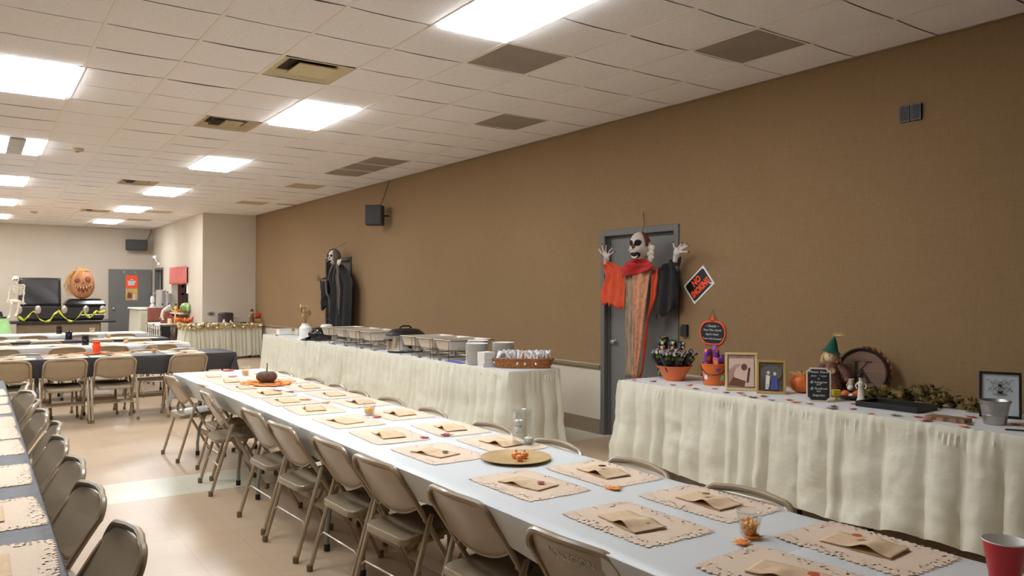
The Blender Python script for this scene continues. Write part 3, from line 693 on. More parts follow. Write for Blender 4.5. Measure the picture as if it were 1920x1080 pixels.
# ---- gathered plastic table skirts
def skirt(path, ztop, zbot, seed, flare, name, mt, label, pleat=.11, amp=.03, closed=False, col=None, band=.05):
    """path: corner points of the table rim, walked with the outside on the right"""
    P = [Vector((*p, 0)) for p in path]; seg = []; tot = 0
    for i in range(len(P)-1): d = (P[i+1]-P[i]).length; seg.append((tot, d)); tot += d
    def at(d):
        for i, (a, l) in enumerate(seg):
            if d <= a+l+1e-9 or i == len(seg)-1:
                k = min(1, max(0, (d-a)/l)); t = (P[i+1]-P[i]).normalized(); nrm = Vector((t.y, -t.x, 0))
                # blend normals near the corners so the folds fan out
                for j, e in ((i-1, d-a), (i+1, a+l-d)):
                    if (0 <= j < len(seg)) or closed:
                        jj = j % len(seg)
                        if e < .12:
                            t2 = (P[jj+1]-P[jj]).normalized(); n2 = Vector((t2.y, -t2.x, 0)); nrm = (nrm*(.5+.5*e/.12)+n2*(.5-.5*e/.12))
                return P[i]+(P[i+1]-P[i])*k, nrm.normalized() if nrm.length else nrm
    nu = int(tot/.016); nv = 22
    pl = []; x = 0; r = random.Random(seed)
    while x < tot: x += pleat*(.55+r.random()); pl.append(x)
    import bisect
    def f(u, v):
        d = u*tot; p, n = at(d)
        h = max(0, v-band/(ztop-zbot))/(1-band/(ztop-zbot))
        i = bisect.bisect(pl, d); a = pl[i-1] if i else 0; b = pl[min(i, len(pl)-1)]; ph = (d-a)/max(.01, b-a)
        fold = (sin(ph*pi)**.7*(.6+.8*((i*7919) % 13)/13))-.5
        fine = sin(d*150+3*sin(d*20))
        nz = noise.noise(Vector((d*2.2, v*3, seed))); nz2 = noise.noise(Vector((d*9, v*9, seed+5)))
        kk = h**.38
        off = .012+amp*1.5*fold*kk+.006*fine*(1-h)**4+flare*h**1.2*(1+.35*nz)+.012*nz2*kk+.02*nz*kk+.010*abs(noise.noise(Vector((d*14, v*7, seed+9))))*kk
        zb = zbot+.06*noise.noise(Vector((d*1.3, 3, seed)))+.025*fold
        z = ztop+.004*fine*(v == 0)-(ztop-zb)*v
        if v == 0: off = .004
        q = p+n*max(.003, off); return (q.x, q.y, max(.012, z))
    return single(G().grid(nu, nv, f), name, mt, label, 'table skirt', ang=50)
# buffet table
BX0, BX1, BY0, BY1, BZ = 4.06, 4.64, 5.90, 13.3, .76
for i in range(4): table(4.355, BY1-.06-1.83*(i+.5), 0, ('folding table under the buffet cover, farthest of four', 'folding table under the buffet cover, second from the far end', 'folding table under the buffet cover, third from the far end', 'folding table under the buffet cover, nearest the grey door')[i], 'tables under the buffet cover', .76)
g = G(); g.prism([(BX0-.004, BY0-.004), (BX1+.004, BY0-.004), (BX1+.004, BY1), (BX0-.004, BY1)], BZ-.037, BZ); single(g, 'table_cover', 'skirttop', 'pale plastic cover on the long buffet table by the brown wall', 'table cover', smooth=False)
skirt([(BX0-.004, BY1), (BX0-.004, BY0-.004), (BX1, BY0-.004)], BZ+.001, .05, 3, .07, 'table_skirt', 'skirt', 'gathered cream plastic skirt hanging round the long buffet table', pleat=.13, amp=.034)
# gift table
GX0, GX1, GY0, GY1, GZ = 4.45, 5.20, .9, 4.84, .76
for i in range(2): table(4.83, GY1-.06-1.83*(i+.5), 0, ('folding table under the gift table cover, the end by the grey door', 'folding table under the gift table cover, the end by the metal bucket')[i], 'tables under the gift table cover')
g = G(); g.prism([(GX0-.004, GY0), (GX1+.004, GY0), (GX1+.004, GY1+.004), (GX0-.004, GY1+.004)], GZ-.037, GZ); single(g, 'table_cover', 'skirttop', 'white plastic cover on the gift table below the no smoking sign', 'table cover', smooth=False)
skirt([(GX1, GY1+.004), (GX0-.004, GY1+.004), (GX0-.004, GY0)], GZ+.001, .11, 11, .05, 'table_skirt', 'skirt', 'gathered cream plastic skirt hanging from the gift table', pleat=.17, amp=.034)

# ================================================================== SMALL THINGS: helpers
def depth(x, y): return x*fw.x+y*fw.y
def ppm(x, y): return FPX/depth(x, y)          # picture detail per metre, for sizing
def rebase(t, *extra):
    """parts were drawn in room coordinates: hang them on the thing's own base point"""
    for o in t.children: o.location = -t.location
    return t
def sheet(Lp, Rp, X, amp=.01, k=5, nu=14, nv=26, seed=0, rag=0):
    """hanging cloth between a left and a right outline (y, z) on a plane X, folded in depth"""
    def along(P, v):
        ls = [hypot(P[i+1][0]-P[i][0], P[i+1][1]-P[i][1]) for i in range(len(P)-1)]; T = sum(ls); d = v*T
        for i, l in enumerate(ls):
            if d <= l+1e-9 or i == len(ls)-1:
                q = min(1, d/max(l, 1e-6)); return (P[i][0]+(P[i+1][0]-P[i][0])*q, P[i][1]+(P[i+1][1]-P[i][1])*q)
            d -= l
    def f(u, v):
        a, b = along(Lp, v), along(Rp, v); y, z = a[0]+(b[0]-a[0])*u, a[1]+(b[1]-a[1])*u
        z -= rag*abs(sin(u*k*2.3+seed*1.7))*(v**6)
        x = X+amp*sin(u*pi*k+seed+2*v)+amp*.6*noise.noise(Vector((u*4, v*5, seed)))
        return (x, y, z)
    return G().grid(nu, nv, f)
def PX(pts, X): return [atX(a, b, X) for a, b in pts]
def hand(name, parent, wrist, palm, tips, base_r, mt, X, out=-.05, nails=True):
    """five separate fingers of unequal length round a palm, merged into one skin"""
    g = G(); w = Vector((X, *atX(*wrist, X))); p = Vector((X+out*.3, *atX(*palm, X)))
    up_ = (p-w).normalized(); side = up_.cross(Vector((1, 0, 0))).normalized()
    R = Matrix((Vector((1, 0, 0)), side, up_)).transposed()
    g.ball(p, (base_r*.42, base_r*.95, base_r*1.05), 12, R=R); g.tube([w-up_*.02, w, p], [base_r*.6, base_r*.58, base_r*.7], 10)
    ng = G()
    for i, tp in enumerate(tips):
        q = Vector((X+out, *atX(*tp, X))); b = p+(q-p).normalized()*base_r*.75
        mid = (b*.55+q*.45)+Vector((out*.35, 0, 0)); 
        g.tube([p, b, mid, q*.97+mid*.03, q], [base_r*.3, base_r*.25, base_r*.21, base_r*.16, base_r*.09], 8)
        if nails: ng.tube([q-(q-mid).normalized()*.006, q+(q-mid).normalized()*.02], [base_r*.14, base_r*.02], 6)
    o = g.build(name, mt, parent)
    md = o.modifiers.new('skin', 'REMESH'); md.mode = 'VOXEL'; md.voxel_size = max(.0035, base_r*.11); md.use_smooth_shade = True
    if nails: ng.build('nails', 'blackgloss', o)
    return o
LEAF = [(0, -.5), (.04, -.18), (.30, -.34), (.26, -.16), (.5, -.08), (.36, .04), (.44, .22), (.24, .16), (.2, .30), (.10, .2), (0, .5), (-.10, .2), (-.2, .30), (-.24, .16), (-.44, .22), (-.36, .04), (-.5, -.08), (-.26, -.16), (-.30, -.34), (-.04, -.18)]
def leaf_mesh(g, x, y, z, sz, a, m=0, curl=.12, sx=1):
    ca, sa = cos(a), sin(a); vs = [(x, y, z+.001)]
    for px, py in LEAF:
        r = hypot(px, py); vs.append((x+sz*(px*ca-py*sa), y+sz*(px*sa+py*ca), z+.0015+sz*curl*r*r*(1+.5*sin(px*9))))
    n = len(LEAF); g.add(vs, [(0, 1+i, 1+(i+1) % n) for i in range(n)], m)
def leaf(px, py, z, sz, mt, label, cat='leaf', grp='fabric leaves scattered on the white table', rz=None):
    x, y = on(px, py, z); g = G(); leaf_mesh(g, 0, 0, 0, sz, rnd.random()*6.28 if rz is None else rz)
    return single(g, 'fabric_leaf', mt, label, cat, (x, y, z), group=grp, sol=.0012, ang=80)

# ================================================================== ON THE DINING TABLES
TZ = .7345
def make_mat():
    w, l = .285, .405; pts = []
    n1, n2 = 13, 19
    for (ax, ay), (bx, by), n in (((-w/2, -l/2), (w/2, -l/2), n1), ((w/2, -l/2), (w/2, l/2), n2), ((w/2, l/2), (-w/2, l/2), n1), ((-w/2, l/2), (-w/2, -l/2), n2)):
        dx, dy = bx-ax, by-ay; L_ = hypot(dx, dy); nx, ny = dy/L_, -dx/L_
        for i in range(n*4):
            q = i/(n*4); s_ = abs(sin(q*n*pi)); o = .0105*s_-.006
            cr = min(1, min(q, 1-q)*8); pts.append((ax+dx*q+nx*(o-.010*(1-cr)), ay+dy*q+ny*(o-.010*(1-cr))))
    g = G(); g.prism(pts, .0005, .0016); return g
MATP = single(make_mat(), 'lace_placemat', 'mat', 'kraft lace paper placemat', 'placemat', smooth=False); mat_used = False
def make_bag():
    t = thing('paper_bag', 'flat folded kraft paper bag', 'paper bag')
    L_, W_ = .215, .125
    def top(u, v):
        x, y = (v-.5)*W_, (u-.5)*L_
        h = .004+.012*math.exp(-((u-.62)/.13)**2)*(1-v)**.7
        return (x, y, h)
    G().grid(22, 6, top).build('upper_sheet', 'kraft', t, sol=.0008, ang=60)
    G().box((0, 0, .0012), (W_, L_, .0012)).build('lower_sheet', 'kraft', t, smooth=False)
    return t
BAG = make_bag(); bag_used = False
BAG2 = thing('paper_bag', 'flat folded kraft paper bag', 'paper bag'); bag2_used = False
def top2(u, v):
    x, y = (v-.5)*.125, (u-.5)*.215; return (x, y, .004+.020*math.exp(-((u-.36)/.17)**2)*(.35+.65*(1-v))+.003*v)
G().grid(22, 6, top2).build('upper_sheet', 'kraft', BAG2, sol=.0008, ang=60); G().box((0, 0, .0012), (.125, .215, .0012)).build('lower_sheet', 'kraft', BAG2, smooth=False)
def setting(x, y, z, a, where, grp, k, bagk=None, boff=(0, 0), ba=None, sc=1.07):
    global mat_used, bag_used, bag2_used
    m_ = place(MATP, mat_used, (x, y, z), a, 'kraft lace placemat, '+where, 'lace placemats '+grp); mat_used = True; m_.scale = (sc, sc, 1)
    if bagk is not None:
        if bagk % 2 == 0: b = place(BAG, bag_used, (x+boff[0], y+boff[1], z+.0025), a if ba is None else ba, 'folded brown paper bag, '+where, 'paper bags '+grp); bag_used = True
        else: b = place(BAG2, bag2_used, (x+boff[0], y+boff[1], z+.0025), a if ba is None else ba, 'folded brown paper bag, '+where, 'paper bags '+grp); bag2_used = True
        return b
def ordt(i, n, near='nearest the camera', far='farthest away'): return far if i == 0 else near if i == n-1 else ORD[i]+' from the far end'
LM = [7.22, 6.72, 6.22, 5.78, 5.32, 4.86, 4.30, 3.76, 3.22, 2.50, 1.89, 1.29]
RM = [7.10, 6.52, 5.98, 5.46, 4.98, 4.38, 3.76, 3.25, 2.48, 1.92, 1.32]
for i, y in enumerate(LM):
    x = 1.755 if i < 3 else 1.78; b = setting(x+.03, y, TZ+.001 if y < 1.45 else TZ-.001, radians(rnd.uniform(-4, 4)), 'aisle side of long white table, '+ordt(i, len(LM)), 'on the aisle side', i, i if i < 8 else i % 3, (-.02+.02*(i % 2), .0), radians(rnd.uniform(-14, 14)) if i < 9 else radians((12, -8, 14)[i-9]))
    if i in (8, 9, 10, 11):
        G().lathe([(0, .0), (.016, 0), (.016, .0008), (0, .001)], 12, (.02, -.05, .011)).build('sticker', {8: 'maroon', 9: 'leafplum', 10: 'maroon', 11: 'leafred'}[i], b)
for i, y in enumerate(RM):
    b = setting(2.185 if y > 2 else 2.20, y, TZ+.001 if y < 1.45 else TZ-.001, radians(rnd.uniform(-4, 4)), 'wall side of long white table, '+ordt(i, len(RM)), 'on the wall side', i, 1 if i > 3 else 0, (0, 0), radians(rnd.uniform(-10, 10)))
    if i in (8, 9, 10):
        G().lathe([(.010, .0), (.017, 0), (.017, .0008), (.010, .001)] if i == 8 else [(0, 0), (.015, 0), (.015, .0008), (0, .001)], 12, (.02, .03, .0205)).build('sticker', {8: 'blackgloss', 9: 'leafbrown', 10: 'leafred'}[i], b)
YL = [6.95, 6.45, 5.95, 5.38, 4.96, 4.50, 3.82, 3.16, 2.56, 1.95]
for i, y in enumerate(YL): setting(.045, y, .7325, radians(rnd.uniform(-3, 3)), 'on the left-edge black table, '+ordt(i, len(YL)), 'on the left black table', i, 0, (-.02, 0), 0)
for Y, xs, nm, zz in ((10.14, (.35, .86, 1.32, 2.14), 'front edge of nearest crosswise table', .7325), (10.52, (.28, .86, 1.62, 2.14), 'back edge of nearest crosswise table', .7325), (12.22, (.2, .9, 1.45, 2.05, 2.4), 'front edge of second crosswise table', .7325),
                      (12.6, (.5, 1.2, 1.85), 'back edge of second crosswise table', .7325), (13.70, (.3, .92, 1.75, 2.25), 'front edge of third crosswise table', .7325), (14.05, (.6, 1.95), 'back edge of third crosswise table', .7325), (15.55, (.3, .85, 1.35, 1.75, 2.05), 'farthest crosswise table', .7325)):
    for i, x in enumerate(xs): setting(x, Y, zz, pi/2, nm+', '+('leftmost' if i == 0 else 'rightmost' if i == len(xs)-1 else ORD[i]+' from the left'), 'on the '+nm, i, 0 if Y < 13 else None, (0, 0), pi/2)

# clear cups of candy corn
def make_cup():
    t = thing('clear_cup', 'clear cup', 'cup')
    G().lathe([(0, .0), (.026, 0), (.028, .003), (.041, .098), (.043, .10), (.041, .101), (.039, .098), (.0265, .004), (0, .003)], 24).build('cup_body', 'clearcup', t)
    G().tube([(.042*cos(2*pi*i/24), .042*sin(2*pi*i/24), .1) for i in range(24)], .0012, 5, closed=True).build('rim', 'paperw', t)
    return t
CUP = make_cup(); cup_used = False
def corn(r0=.024, h=.055, n=46, seed=1):
    g = G(); r = random.Random(seed)
    for k in range(n):
        z = .008+(h-.012)*k/n; rr = (r0+.008*z/.06)-.007; a = r.random()*6.28; q = rr*math.sqrt(r.random()) if k > n-9 else rr*(.8+.2*r.random())
        R = Matrix.Rotation(r.random()*3, 3, Vector((r.random(), r.random(), r.random()+.1)).normalized())
        g.lathe([(.0055, -.007), (.0062, -.003), (.004, .004), (.0015, .008), (0, .009)], 6, (q*cos(a), q*sin(a), z), R=R)
    g.lathe([(0, .006), (r0-.004, .006), (r0+.001, h-.012), (0, h-.008)], 12)
    return g
CORN = single(corn(), 'candy_corn', 'candy', 'candy corn', 'candy', kind='stuff', smooth=True); corn_used = False
def candycup(px, py, z, where, sc=1, pos=None):
    global cup_used, corn_used
    x, y = pos or on(px, py, z)
    c = place(CUP, cup_used, (x, y, z), 0, 'clear plastic cup holding candy corn, '+where, 'clear cups of candy corn'); cup_used = True; c.scale = (sc, sc, sc*.78)
    k = place(CORN, corn_used, (x, y, z+.003*sc), 1, 'orange and yellow candy corn in the cup '+where, 'candy corn in cups'); corn_used = True; k.scale = (sc*1.05, sc*1.05, sc*.85)
candycup(1405, 1003, TZ, 'at the near end of the long white table', 1.0)
candycup(693, 778, TZ, 'midway along the long white table')
candycup(460, 704, TZ, 'at the far end of the long white table')
candycup(288, 661, .733, 'on the nearest crosswise black table', 1.0)
candycup(236, 643, .733, 'on the second crosswise table', pos=(atY(236, 643, 12.35)[0], 12.35))
candycup(203, 631, .733, 'on the third crosswise table', 1.1, pos=(atY(203, 631, 13.9)[0], 13.9))
candycup(173, 622, .733, 'on the farthest crosswise table', 1.1, pos=(atY(173, 622, 15.75)[0], 15.75))
# red drinking cup
x, y = on(1884, 1112, TZ); t = thing('red_cup', 'red plastic party cup with white inside, bottom right corner of the picture', 'cup', (x, y, TZ))
G().lathe([(0, 0), (.030, 0), (.031, .006), (.0345, .05), (.036, .052), (.0385, .075), (.0400, .077), (.0455, .116), (.0475, .118)], 32, cap=False).build('outer_wall', 'redcup', t)
G().lathe([(.0475, .118), (.0485, .1195), (.0475, .121), (.0448, .117), (.0378, .078), (.0330, .05), (.028, .008), (0, .008)], 32, cap=False).build('inner_lining', 'white', t); t.scale = (1.08, 1.08, 1.12)
# brown pumpkin on its ring of orange leaves
x, y = on(500, 719, TZ); g = G()
for k in range(26):
    a = 2*pi*k/26; r = .17 if k % 2 else .10; leaf_mesh(g, r*cos(a)*.9, r*1.25*sin(a), .001+.002*(k % 3), .15, a-pi/2+.3*sin(k*5), 0, .16)
single(g, 'leaf_mat', 'leaforange', 'ring of orange fabric leaves under the brown pumpkin', 'leaf mat', (x, y, TZ), sol=.001, ang=80)
def pumpkin(label, loc, r, h, mt, ribs=10, stem=.03, sr=.006, name='pumpkin', grp=None):
    t = thing(name, label, 'pumpkin', loc, 0, grp); n = 10
    pr = [(r*max(0, sin(pi*(i/n))**.75) if 0 < i < n else 0, h*(.5-.5*cos(pi*i/n)) + (-.10*h*math.exp(-((1-i/n)/.12)**2))) for i in range(n+1)]
    G().lathe(pr, ribs*4, rib=lambda t_, z: 1-.07*abs(cos(t_*ribs/2))**.6*1.0+.03).build('body', mt, t, ang=70)
    g = G(); g.tube([(0, 0, h*.86), (.003, .002, h*.95+stem*.3), (.006, .004, h*.95+stem*.7), (.004, .006, h*.95+stem)], [sr*2, sr*1.2, sr, sr*1.1], 7); g.build('stem', 'stem', t)
    return t
pumpkin('brown velvety pumpkin with a tall stem on orange leaves, long white table', (x, y, TZ+.008), .082, .098, 'pumpkinbrown', 12, .065, .005)
# charger with three tiny pumpkins
t = thing('charger_plate', 'round gold charger plate holding tiny pumpkins on the long white table', 'plate', (2.035, 2.905, TZ))
G().lathe([(0, .0), (.115, 0), (.16, .011), (.161, .0135), (.158, .014), (.112, .006), (.108, .0045), (0, .004)], 48).build('plate', 'charger', t)
for (px, py), lb in (((967, 859), 'left'), ((983, 859), 'right'), ((975, 864), 'front')):
    qx, qy = on(px, py, TZ+.006); pumpkin('tiny orange pumpkin on the gold charger, '+lb+' one of three', (qx, qy, TZ+.0055), .0195, .030, 'minipumpkin', 8, .006, .0025, grp='tiny pumpkins on the charger')
# glass cylinder with floating candles
x, y = on(982, 833, TZ)
t = thing('glass_cylinder', 'clear glass cylinder vase with small white candles behind the gold charger', 'vase', (x, y, TZ))
R_ = .056
g = G(); g.lathe([(0, .0), (R_, 0), (R_, .168), (R_-.001, .169), (R_-.0026, .168), (R_-.0026, .006), (0, .006)], 40); g.build('cylinder', 'glass', t)
for dx, dy, z, lb in ((-.016, .022, .095, 'upper'), (-.018, .018, .062, 'middle'), (.016, -.020, .012, 'lower')):
    c = thing('candle', 'small white flameless candle inside the glass cylinder, '+lb+' one', 'candle', (x+dx, y+dy, TZ+z), 0, 'candles in the glass cylinder')
    G().lathe([(0, 0), (.019, 0), (.021, .003), (.021, .022), (.018, .025), (0, .023)], 18).build('wax', 'candle', c)
    G().lathe([(.004, .022), (.0045, .03), (.002, .038), (0, .044)], 8).build('flame_tip', 'candle', c)
    g = G(); g.lathe([(0, -.006), (.018, -.006), (.024, .006), (.025, .012), (.0235, .006), (.0175, -.0045), (0, -.0045)], 18); g.build('glass_holder', 'glass', c)
# scattered leaves
for px, py, sz, mt, lb in ((1150, 916, .085, 'leafmix', 'red, yellow and green fabric leaf near the gold charger'), (1392, 1018, .075, 'leafmix', 'orange and red fabric leaf at the foot of the nearest candy cup'), (1412, 1008, .07, 'leafmix', 'yellow-orange fabric leaf curled against the nearest candy cup'),
        (706, 782, .07, 'leafred', 'small red fabric leaf beside the middle candy cup'), (836, 816, .085, 'leafplum', 'dark plum fabric leaf in the middle of the white table'), (796, 821, .06, 'leafplum', 'small plum fabric leaf left of the dark plum one'),
        (610, 755, .08, 'leaforange', 'pale orange fabric leaf between the placemats'), (572, 750, .09, 'leafred', 'red fabric leaf left of the pale orange leaf'), (519, 733, .1, 'leafplum', 'plum-red fabric leaf in front of the orange leaf ring'), (545, 735, .08, 'leafplum', 'small plum fabric leaf right of the leaf ring'),
        (428, 695, .16, 'leafred', 'red fabric leaf at the far end of the white table'), (437, 706, .1, 'leafred', 'small red fabric leaf left of the farthest candy cup')):
    leaf(px, py, TZ+.001, sz, mt, lb)
# lanterns and canisters on the crosswise tables
x, y = on(181, 663, .733); t = thing('orange_lantern', 'orange punched metal lantern on the nearest crosswise black table', 'lantern', (x, y, .733))
G().lathe([(0, 0), (.045, 0), (.048, .012), (.040, .02), (.046, .09), (.036, .12), (.041, .128), (.048, .146), (.044, .150), (0, .150)], 20).build('body', 'signorange', t)
G().tube([(.044*cos(pi*i/12), 0, .145+.02*sin(pi*i/12)) for i in range(13)], .003, 6).build('handle', 'maroon', t)
g = G()
for k in range(18):
    a = 2*pi*k/18; leaf_mesh(g, (.10+.14*(k % 3)/2)*cos(a)*1.9, .10*sin(a), .001+.002*(k % 2), .13, a, 0, .15)
single(g, 'leaf_mat', 'leaforange', 'orange fabric leaves spread under the orange lantern', 'leaf mat', (x, y, .7335), sol=.001, ang=80)
for px, py, k, YY, lb in ((160, 646, 1.0, 12.3, 'on the second crosswise white table'), (129, 633, 1.05, 13.9, 'on the third crosswise black table'), (111, 622, 1.0, 15.7, 'on the farthest crosswise white table')):
    x, y = atY(px, py, YY)[0], YY; t = thing('black_canister', 'small black glossy lantern jar '+lb, 'lantern', (x, y, .733), 0, 'black jars on the crosswise tables')
    G().lathe([(0, 0), (.042*k, 0), (.046*k, .01), (.046*k, .075), (.040*k, .085)], 18).build('jar', 'blackgloss', t)
    G().lathe([(.046*k, .085), (.048*k, .095), (.046*k, .12), (.030*k, .135), (0, .138)], 18).build('lid', 'blackgloss', t)
    g = G()
    for j in range(5): g.tube([(.03*cos(j*1.256), .03*sin(j*1.256), .126), (.034*cos(j*1.256), .034*sin(j*1.256), .142)], .006, 6)
    g.build('knobs', 'blackgloss', t)
for px, py, lb in ((86, 667, 'red leaf between placemats on the nearest crosswise black table'),): leaf(px, py, .7335, .14, 'leafred', lb, grp=None)

# ================================================================== ON THE BUFFET TABLE
Z0 = BZ+.0015
def at_x(px, py, X, z=Z0):                       # point of the table top on the line X = const seen in column px
    d = _ray(px, py); return (X, d.y*X/d.x)
def make_chafer():
    t = thing('chafing_dish', 'wire rack buffet stand with a foil pan', 'chafing dish')
    # rack: rectangular rim, four bent legs, lower shelf wires
    hx, hy, H = .285, .17, .215
    rk = G(); rk.tube([(a*hx, b*hy, H) for a, b in ((-1, -1), (1, -1), (1, 1), (-1, 1))], .003, 6, closed=True); rk = rk.build('rack_rim', 'wire', t)
    for a in (-1, 1):
        for b in (-1, 1): G().tube([(a*hx, b*hy, H), (a*hx*.97, b*hy*.96, .03), (a*hx*.97, b*hy*.96, .003), (a*hx*.90, b*hy*.85, .003)], .003, 6).build('leg', 'wire', t)
    sh = G().tube([(a*hx*.96, b*hy*.95, .045) for a, b in ((-1, -1), (1, -1), (1, 1), (-1, 1))], .0025, 6, closed=True).build('shelf_frame', 'wire', t)
    for k in (-1, 1): G().tube([(k*.15-.05, -hy*.95, .045), (k*.15-.05, hy*.95, .045)], .0025, 6).build('shelf_wire', 'wire', sh)
    # pan with flared sides and rolled rim
    def pan(x, y, z): return [(a*x, b*y, z) for a, b in ((-1, -1), (1, -1), (1, 1), (-1, 1))]
    g = G(); rings = [pan(.245, .135, H-.075), pan(.268, .155, H+.008), pan(.284, .171, H+.010), pan(.284, .171, H+.006), pan(.272, .158, H+.006), pan(.25, .139, H-.073)]
    def rr(x, y, z): return [(px, py, z) for px, py in rrect(2*x, 2*y, .035, 3)]
    rings = [rr(.245, .135, H-.098), rr(.269, .157, H+.008), rr(.286, .173, H+.010), rr(.287, .174, H+.005), rr(.271, .159, H+.006), rr(.247, .137, H-.092)]; n = len(rings[0])
    vs = [p for r_ in rings for p in r_]; fs = [(i*n+j, i*n+(j+1) % n, (i+1)*n+(j+1) % n, (i+1)*n+j) for i in range(len(rings)-1) for j in range(n)]+[tuple(range(n))[::-1], tuple(5*n+j for j in range(n))]
    g.add(vs, fs); g.build('foil_pan', 'foil', t, ang=50)
    for k in (-.13, .13):
        f = G(); f.lathe([(0, 0), (.04, 0), (.042, .004), (.042, .05), (.039, .054), (.014, .055), (.012, .05), (0, .05)], 18, (k, 0, .048)); f.build('fuel_can', 'steel', t)
    return t
CHAF = make_chafer(); chaf_used = False
ch = [(626, 10.55), (648, 10.02), (668, 9.60), (693, 9.15), (733, 8.02), (776, 7.62), (807, 7.22)]
for i, (px, y) in enumerate(ch):
    r = place(CHAF, chaf_used, (4.355, y, Z0), radians(rnd.uniform(-2, 2)), 'wire rack with foil pan on the buffet, '+('farthest of the row' if i == 0 else 'nearest the stacked plates' if i == len(ch)-1 else 'just beyond the silver roaster' if i == 3 else ORD[i]+' from the far end'), 'foil pan racks on the buffet'); chaf_used = True
# oval roaster
x, y = at_x(748, 655, 4.27); y = 8.50
t = thing('roaster_oven', 'oval stainless roaster with black domed lid among the foil pans', 'roaster', (4.31, y, Z0), radians(8)); t.scale = (1.12, 1.12, 1.05)
def oval(a, b, z, n=40, e=2.6): return [(a*abs(cos(2*pi*j/n))**(2/e)*(1 if cos(2*pi*j/n) > 0 else -1), b*abs(sin(2*pi*j/n))**(2/e)*(1 if sin(2*pi*j/n) > 0 else -1), z) for j in range(n)]
def loft(rings, caps=True):
    n = len(rings[0]); g = G(); g.add([p for r_ in rings for p in r_], [(i*n+j, i*n+(j+1) % n, (i+1)*n+(j+1) % n, (i+1)*n+j) for i in range(len(rings)-1) for j in range(n)]+([tuple(range(n))[::-1], tuple((len(rings)-1)*n+j for j in range(n))] if caps else [])); return g
loft([oval(.19, .125, 0), oval(.20, .135, .012), oval(.20, .135, .022)]).build('base', 'black', t)
loft([oval(.20, .135, .022), oval(.205, .14, .03), oval(.205, .14, .185), oval(.212, .147, .192), oval(.212, .147, .2)]).build('body', 'steel', t)
lid = loft([oval(.216, .15, .198), oval(.217, .151, .208), oval(.19, .13, .235), oval(.15, .10, .262), oval(.09, .06, .272), oval(.02, .014, .274)]).build('lid', 'black', t)
G().tube([(-.075, 0, .262), (-.07, 0, .285), (-.04, 0, .302), (.04, 0, .302), (.07, 0, .285), (.075, 0, .262)], .009, 8).build('lid_handle', 'black', lid)
for sx in (-1, 1): G().box((sx*.225, 0, .15), (.05, .10, .02), bev=.006).build('side_handle', 'black', t)
G().lathe([(0, 0), (.022, 0), (.02, .014), (0, .016)], 16, (-.04, -.145, .07), R=Matrix.Rotation(pi/2, 3, 'X')).build('dial', 'black', t)
# black plastic-wrapped bowl, white canister with dried stems, white bowl
x, y = 4.27, 11.18
t = thing('wrapped_bowl', 'bowl wrapped in a shiny black plastic bag on the far part of the buffet', 'bag', (x, y, Z0))
g = G(); g.lathe([(0, 0), (.14, 0), (.175, .03), (.185, .10), (.165, .155), (.12, .185), (.06, .20), (0, .205)], 40, rib=lambda a, z: 1+.05*sin(a*7+z*30)+.03*sin(a*13+z*50)); g.build('bag_body', 'blackgloss', t, ang=70)
G().tube([(-.16, .05, .03), (-.24, .02, .02), (-.30, .05, .012)], [.03, .022, .006], 8).build('bag_tail', 'blackgloss', t)
y2 = 11.72
t = thing('white_canister', 'white screw-neck canister holding dried brown stems', 'canister', (4.22, y2, Z0))
G().lathe([(0, 0), (.088, 0), (.092, .006), (.092, .165), (.06, .205), (.055, .21), (.055, .23), (.05, .232), (0, .232)], 28).build('body', 'white', t)
t = thing('dried_flowers', 'dried tan and brown seed heads standing in the white canister', 'dried flowers', (4.22, y2, Z0+.232))
g = G(); r = random.Random(3)
for k in range(11):
    a = r.random()*6.28; q = .03+.05*r.random(); h = .12+.16*r.random(); g.tube([(0, 0, -.002), (q*.5*cos(a), q*.5*sin(a), h*.5), (q*cos(a), q*sin(a), h)], .003, 5)
g.build('stems', 'stem', t); g = G(); r = random.Random(3)
for k in range(11):
    a = r.random()*6.28; q = .03+.05*r.random(); h = .12+.16*r.random(); g.ball((q*cos(a), q*sin(a), h), (.018, .018, .045), 8, k % 2, R=Matrix.Rotation(a, 3, 'X'))
g.build('seed_heads', ['stem', 'straw'], t)
t = thing('white_bowl', 'white upturned bowl behind the black wrapped bowl', 'bowl', (4.48, 11.5, Z0))
G().lathe([(.12, 0), (.118, .06), (.10, .16), (.085, .215), (.05, .225), (0, .226)], 24).build('body', 'white', t)
# far end boxes and pans
for (bx, by, w, d, h, mt, lb) in ((4.30, 12.95, .16, .22, .09, 'paperw', 'small white carton at the far end of the buffet'), (4.45, 12.65, .14, .10, .10, 'foil', 'small foil-lidded tub behind the white carton')):
    g = G(); g.box((0, 0, h/2), (d, w, h), bev=.01); g.box((0, 0, h+.004), (d+.01, w+.01, .008), bev=.003); single(g, 'carton', mt, lb, 'box', (bx, by, Z0), smooth=False)
single(G().tube([(0, 0, .012), (.06, .15, .014), (.10, .30, .012)], .008, 7), 'red_spatula', 'maroon', 'dark red spatula lying before the white canister', 'spatula', (4.40, 12.05, Z0), ang=60)
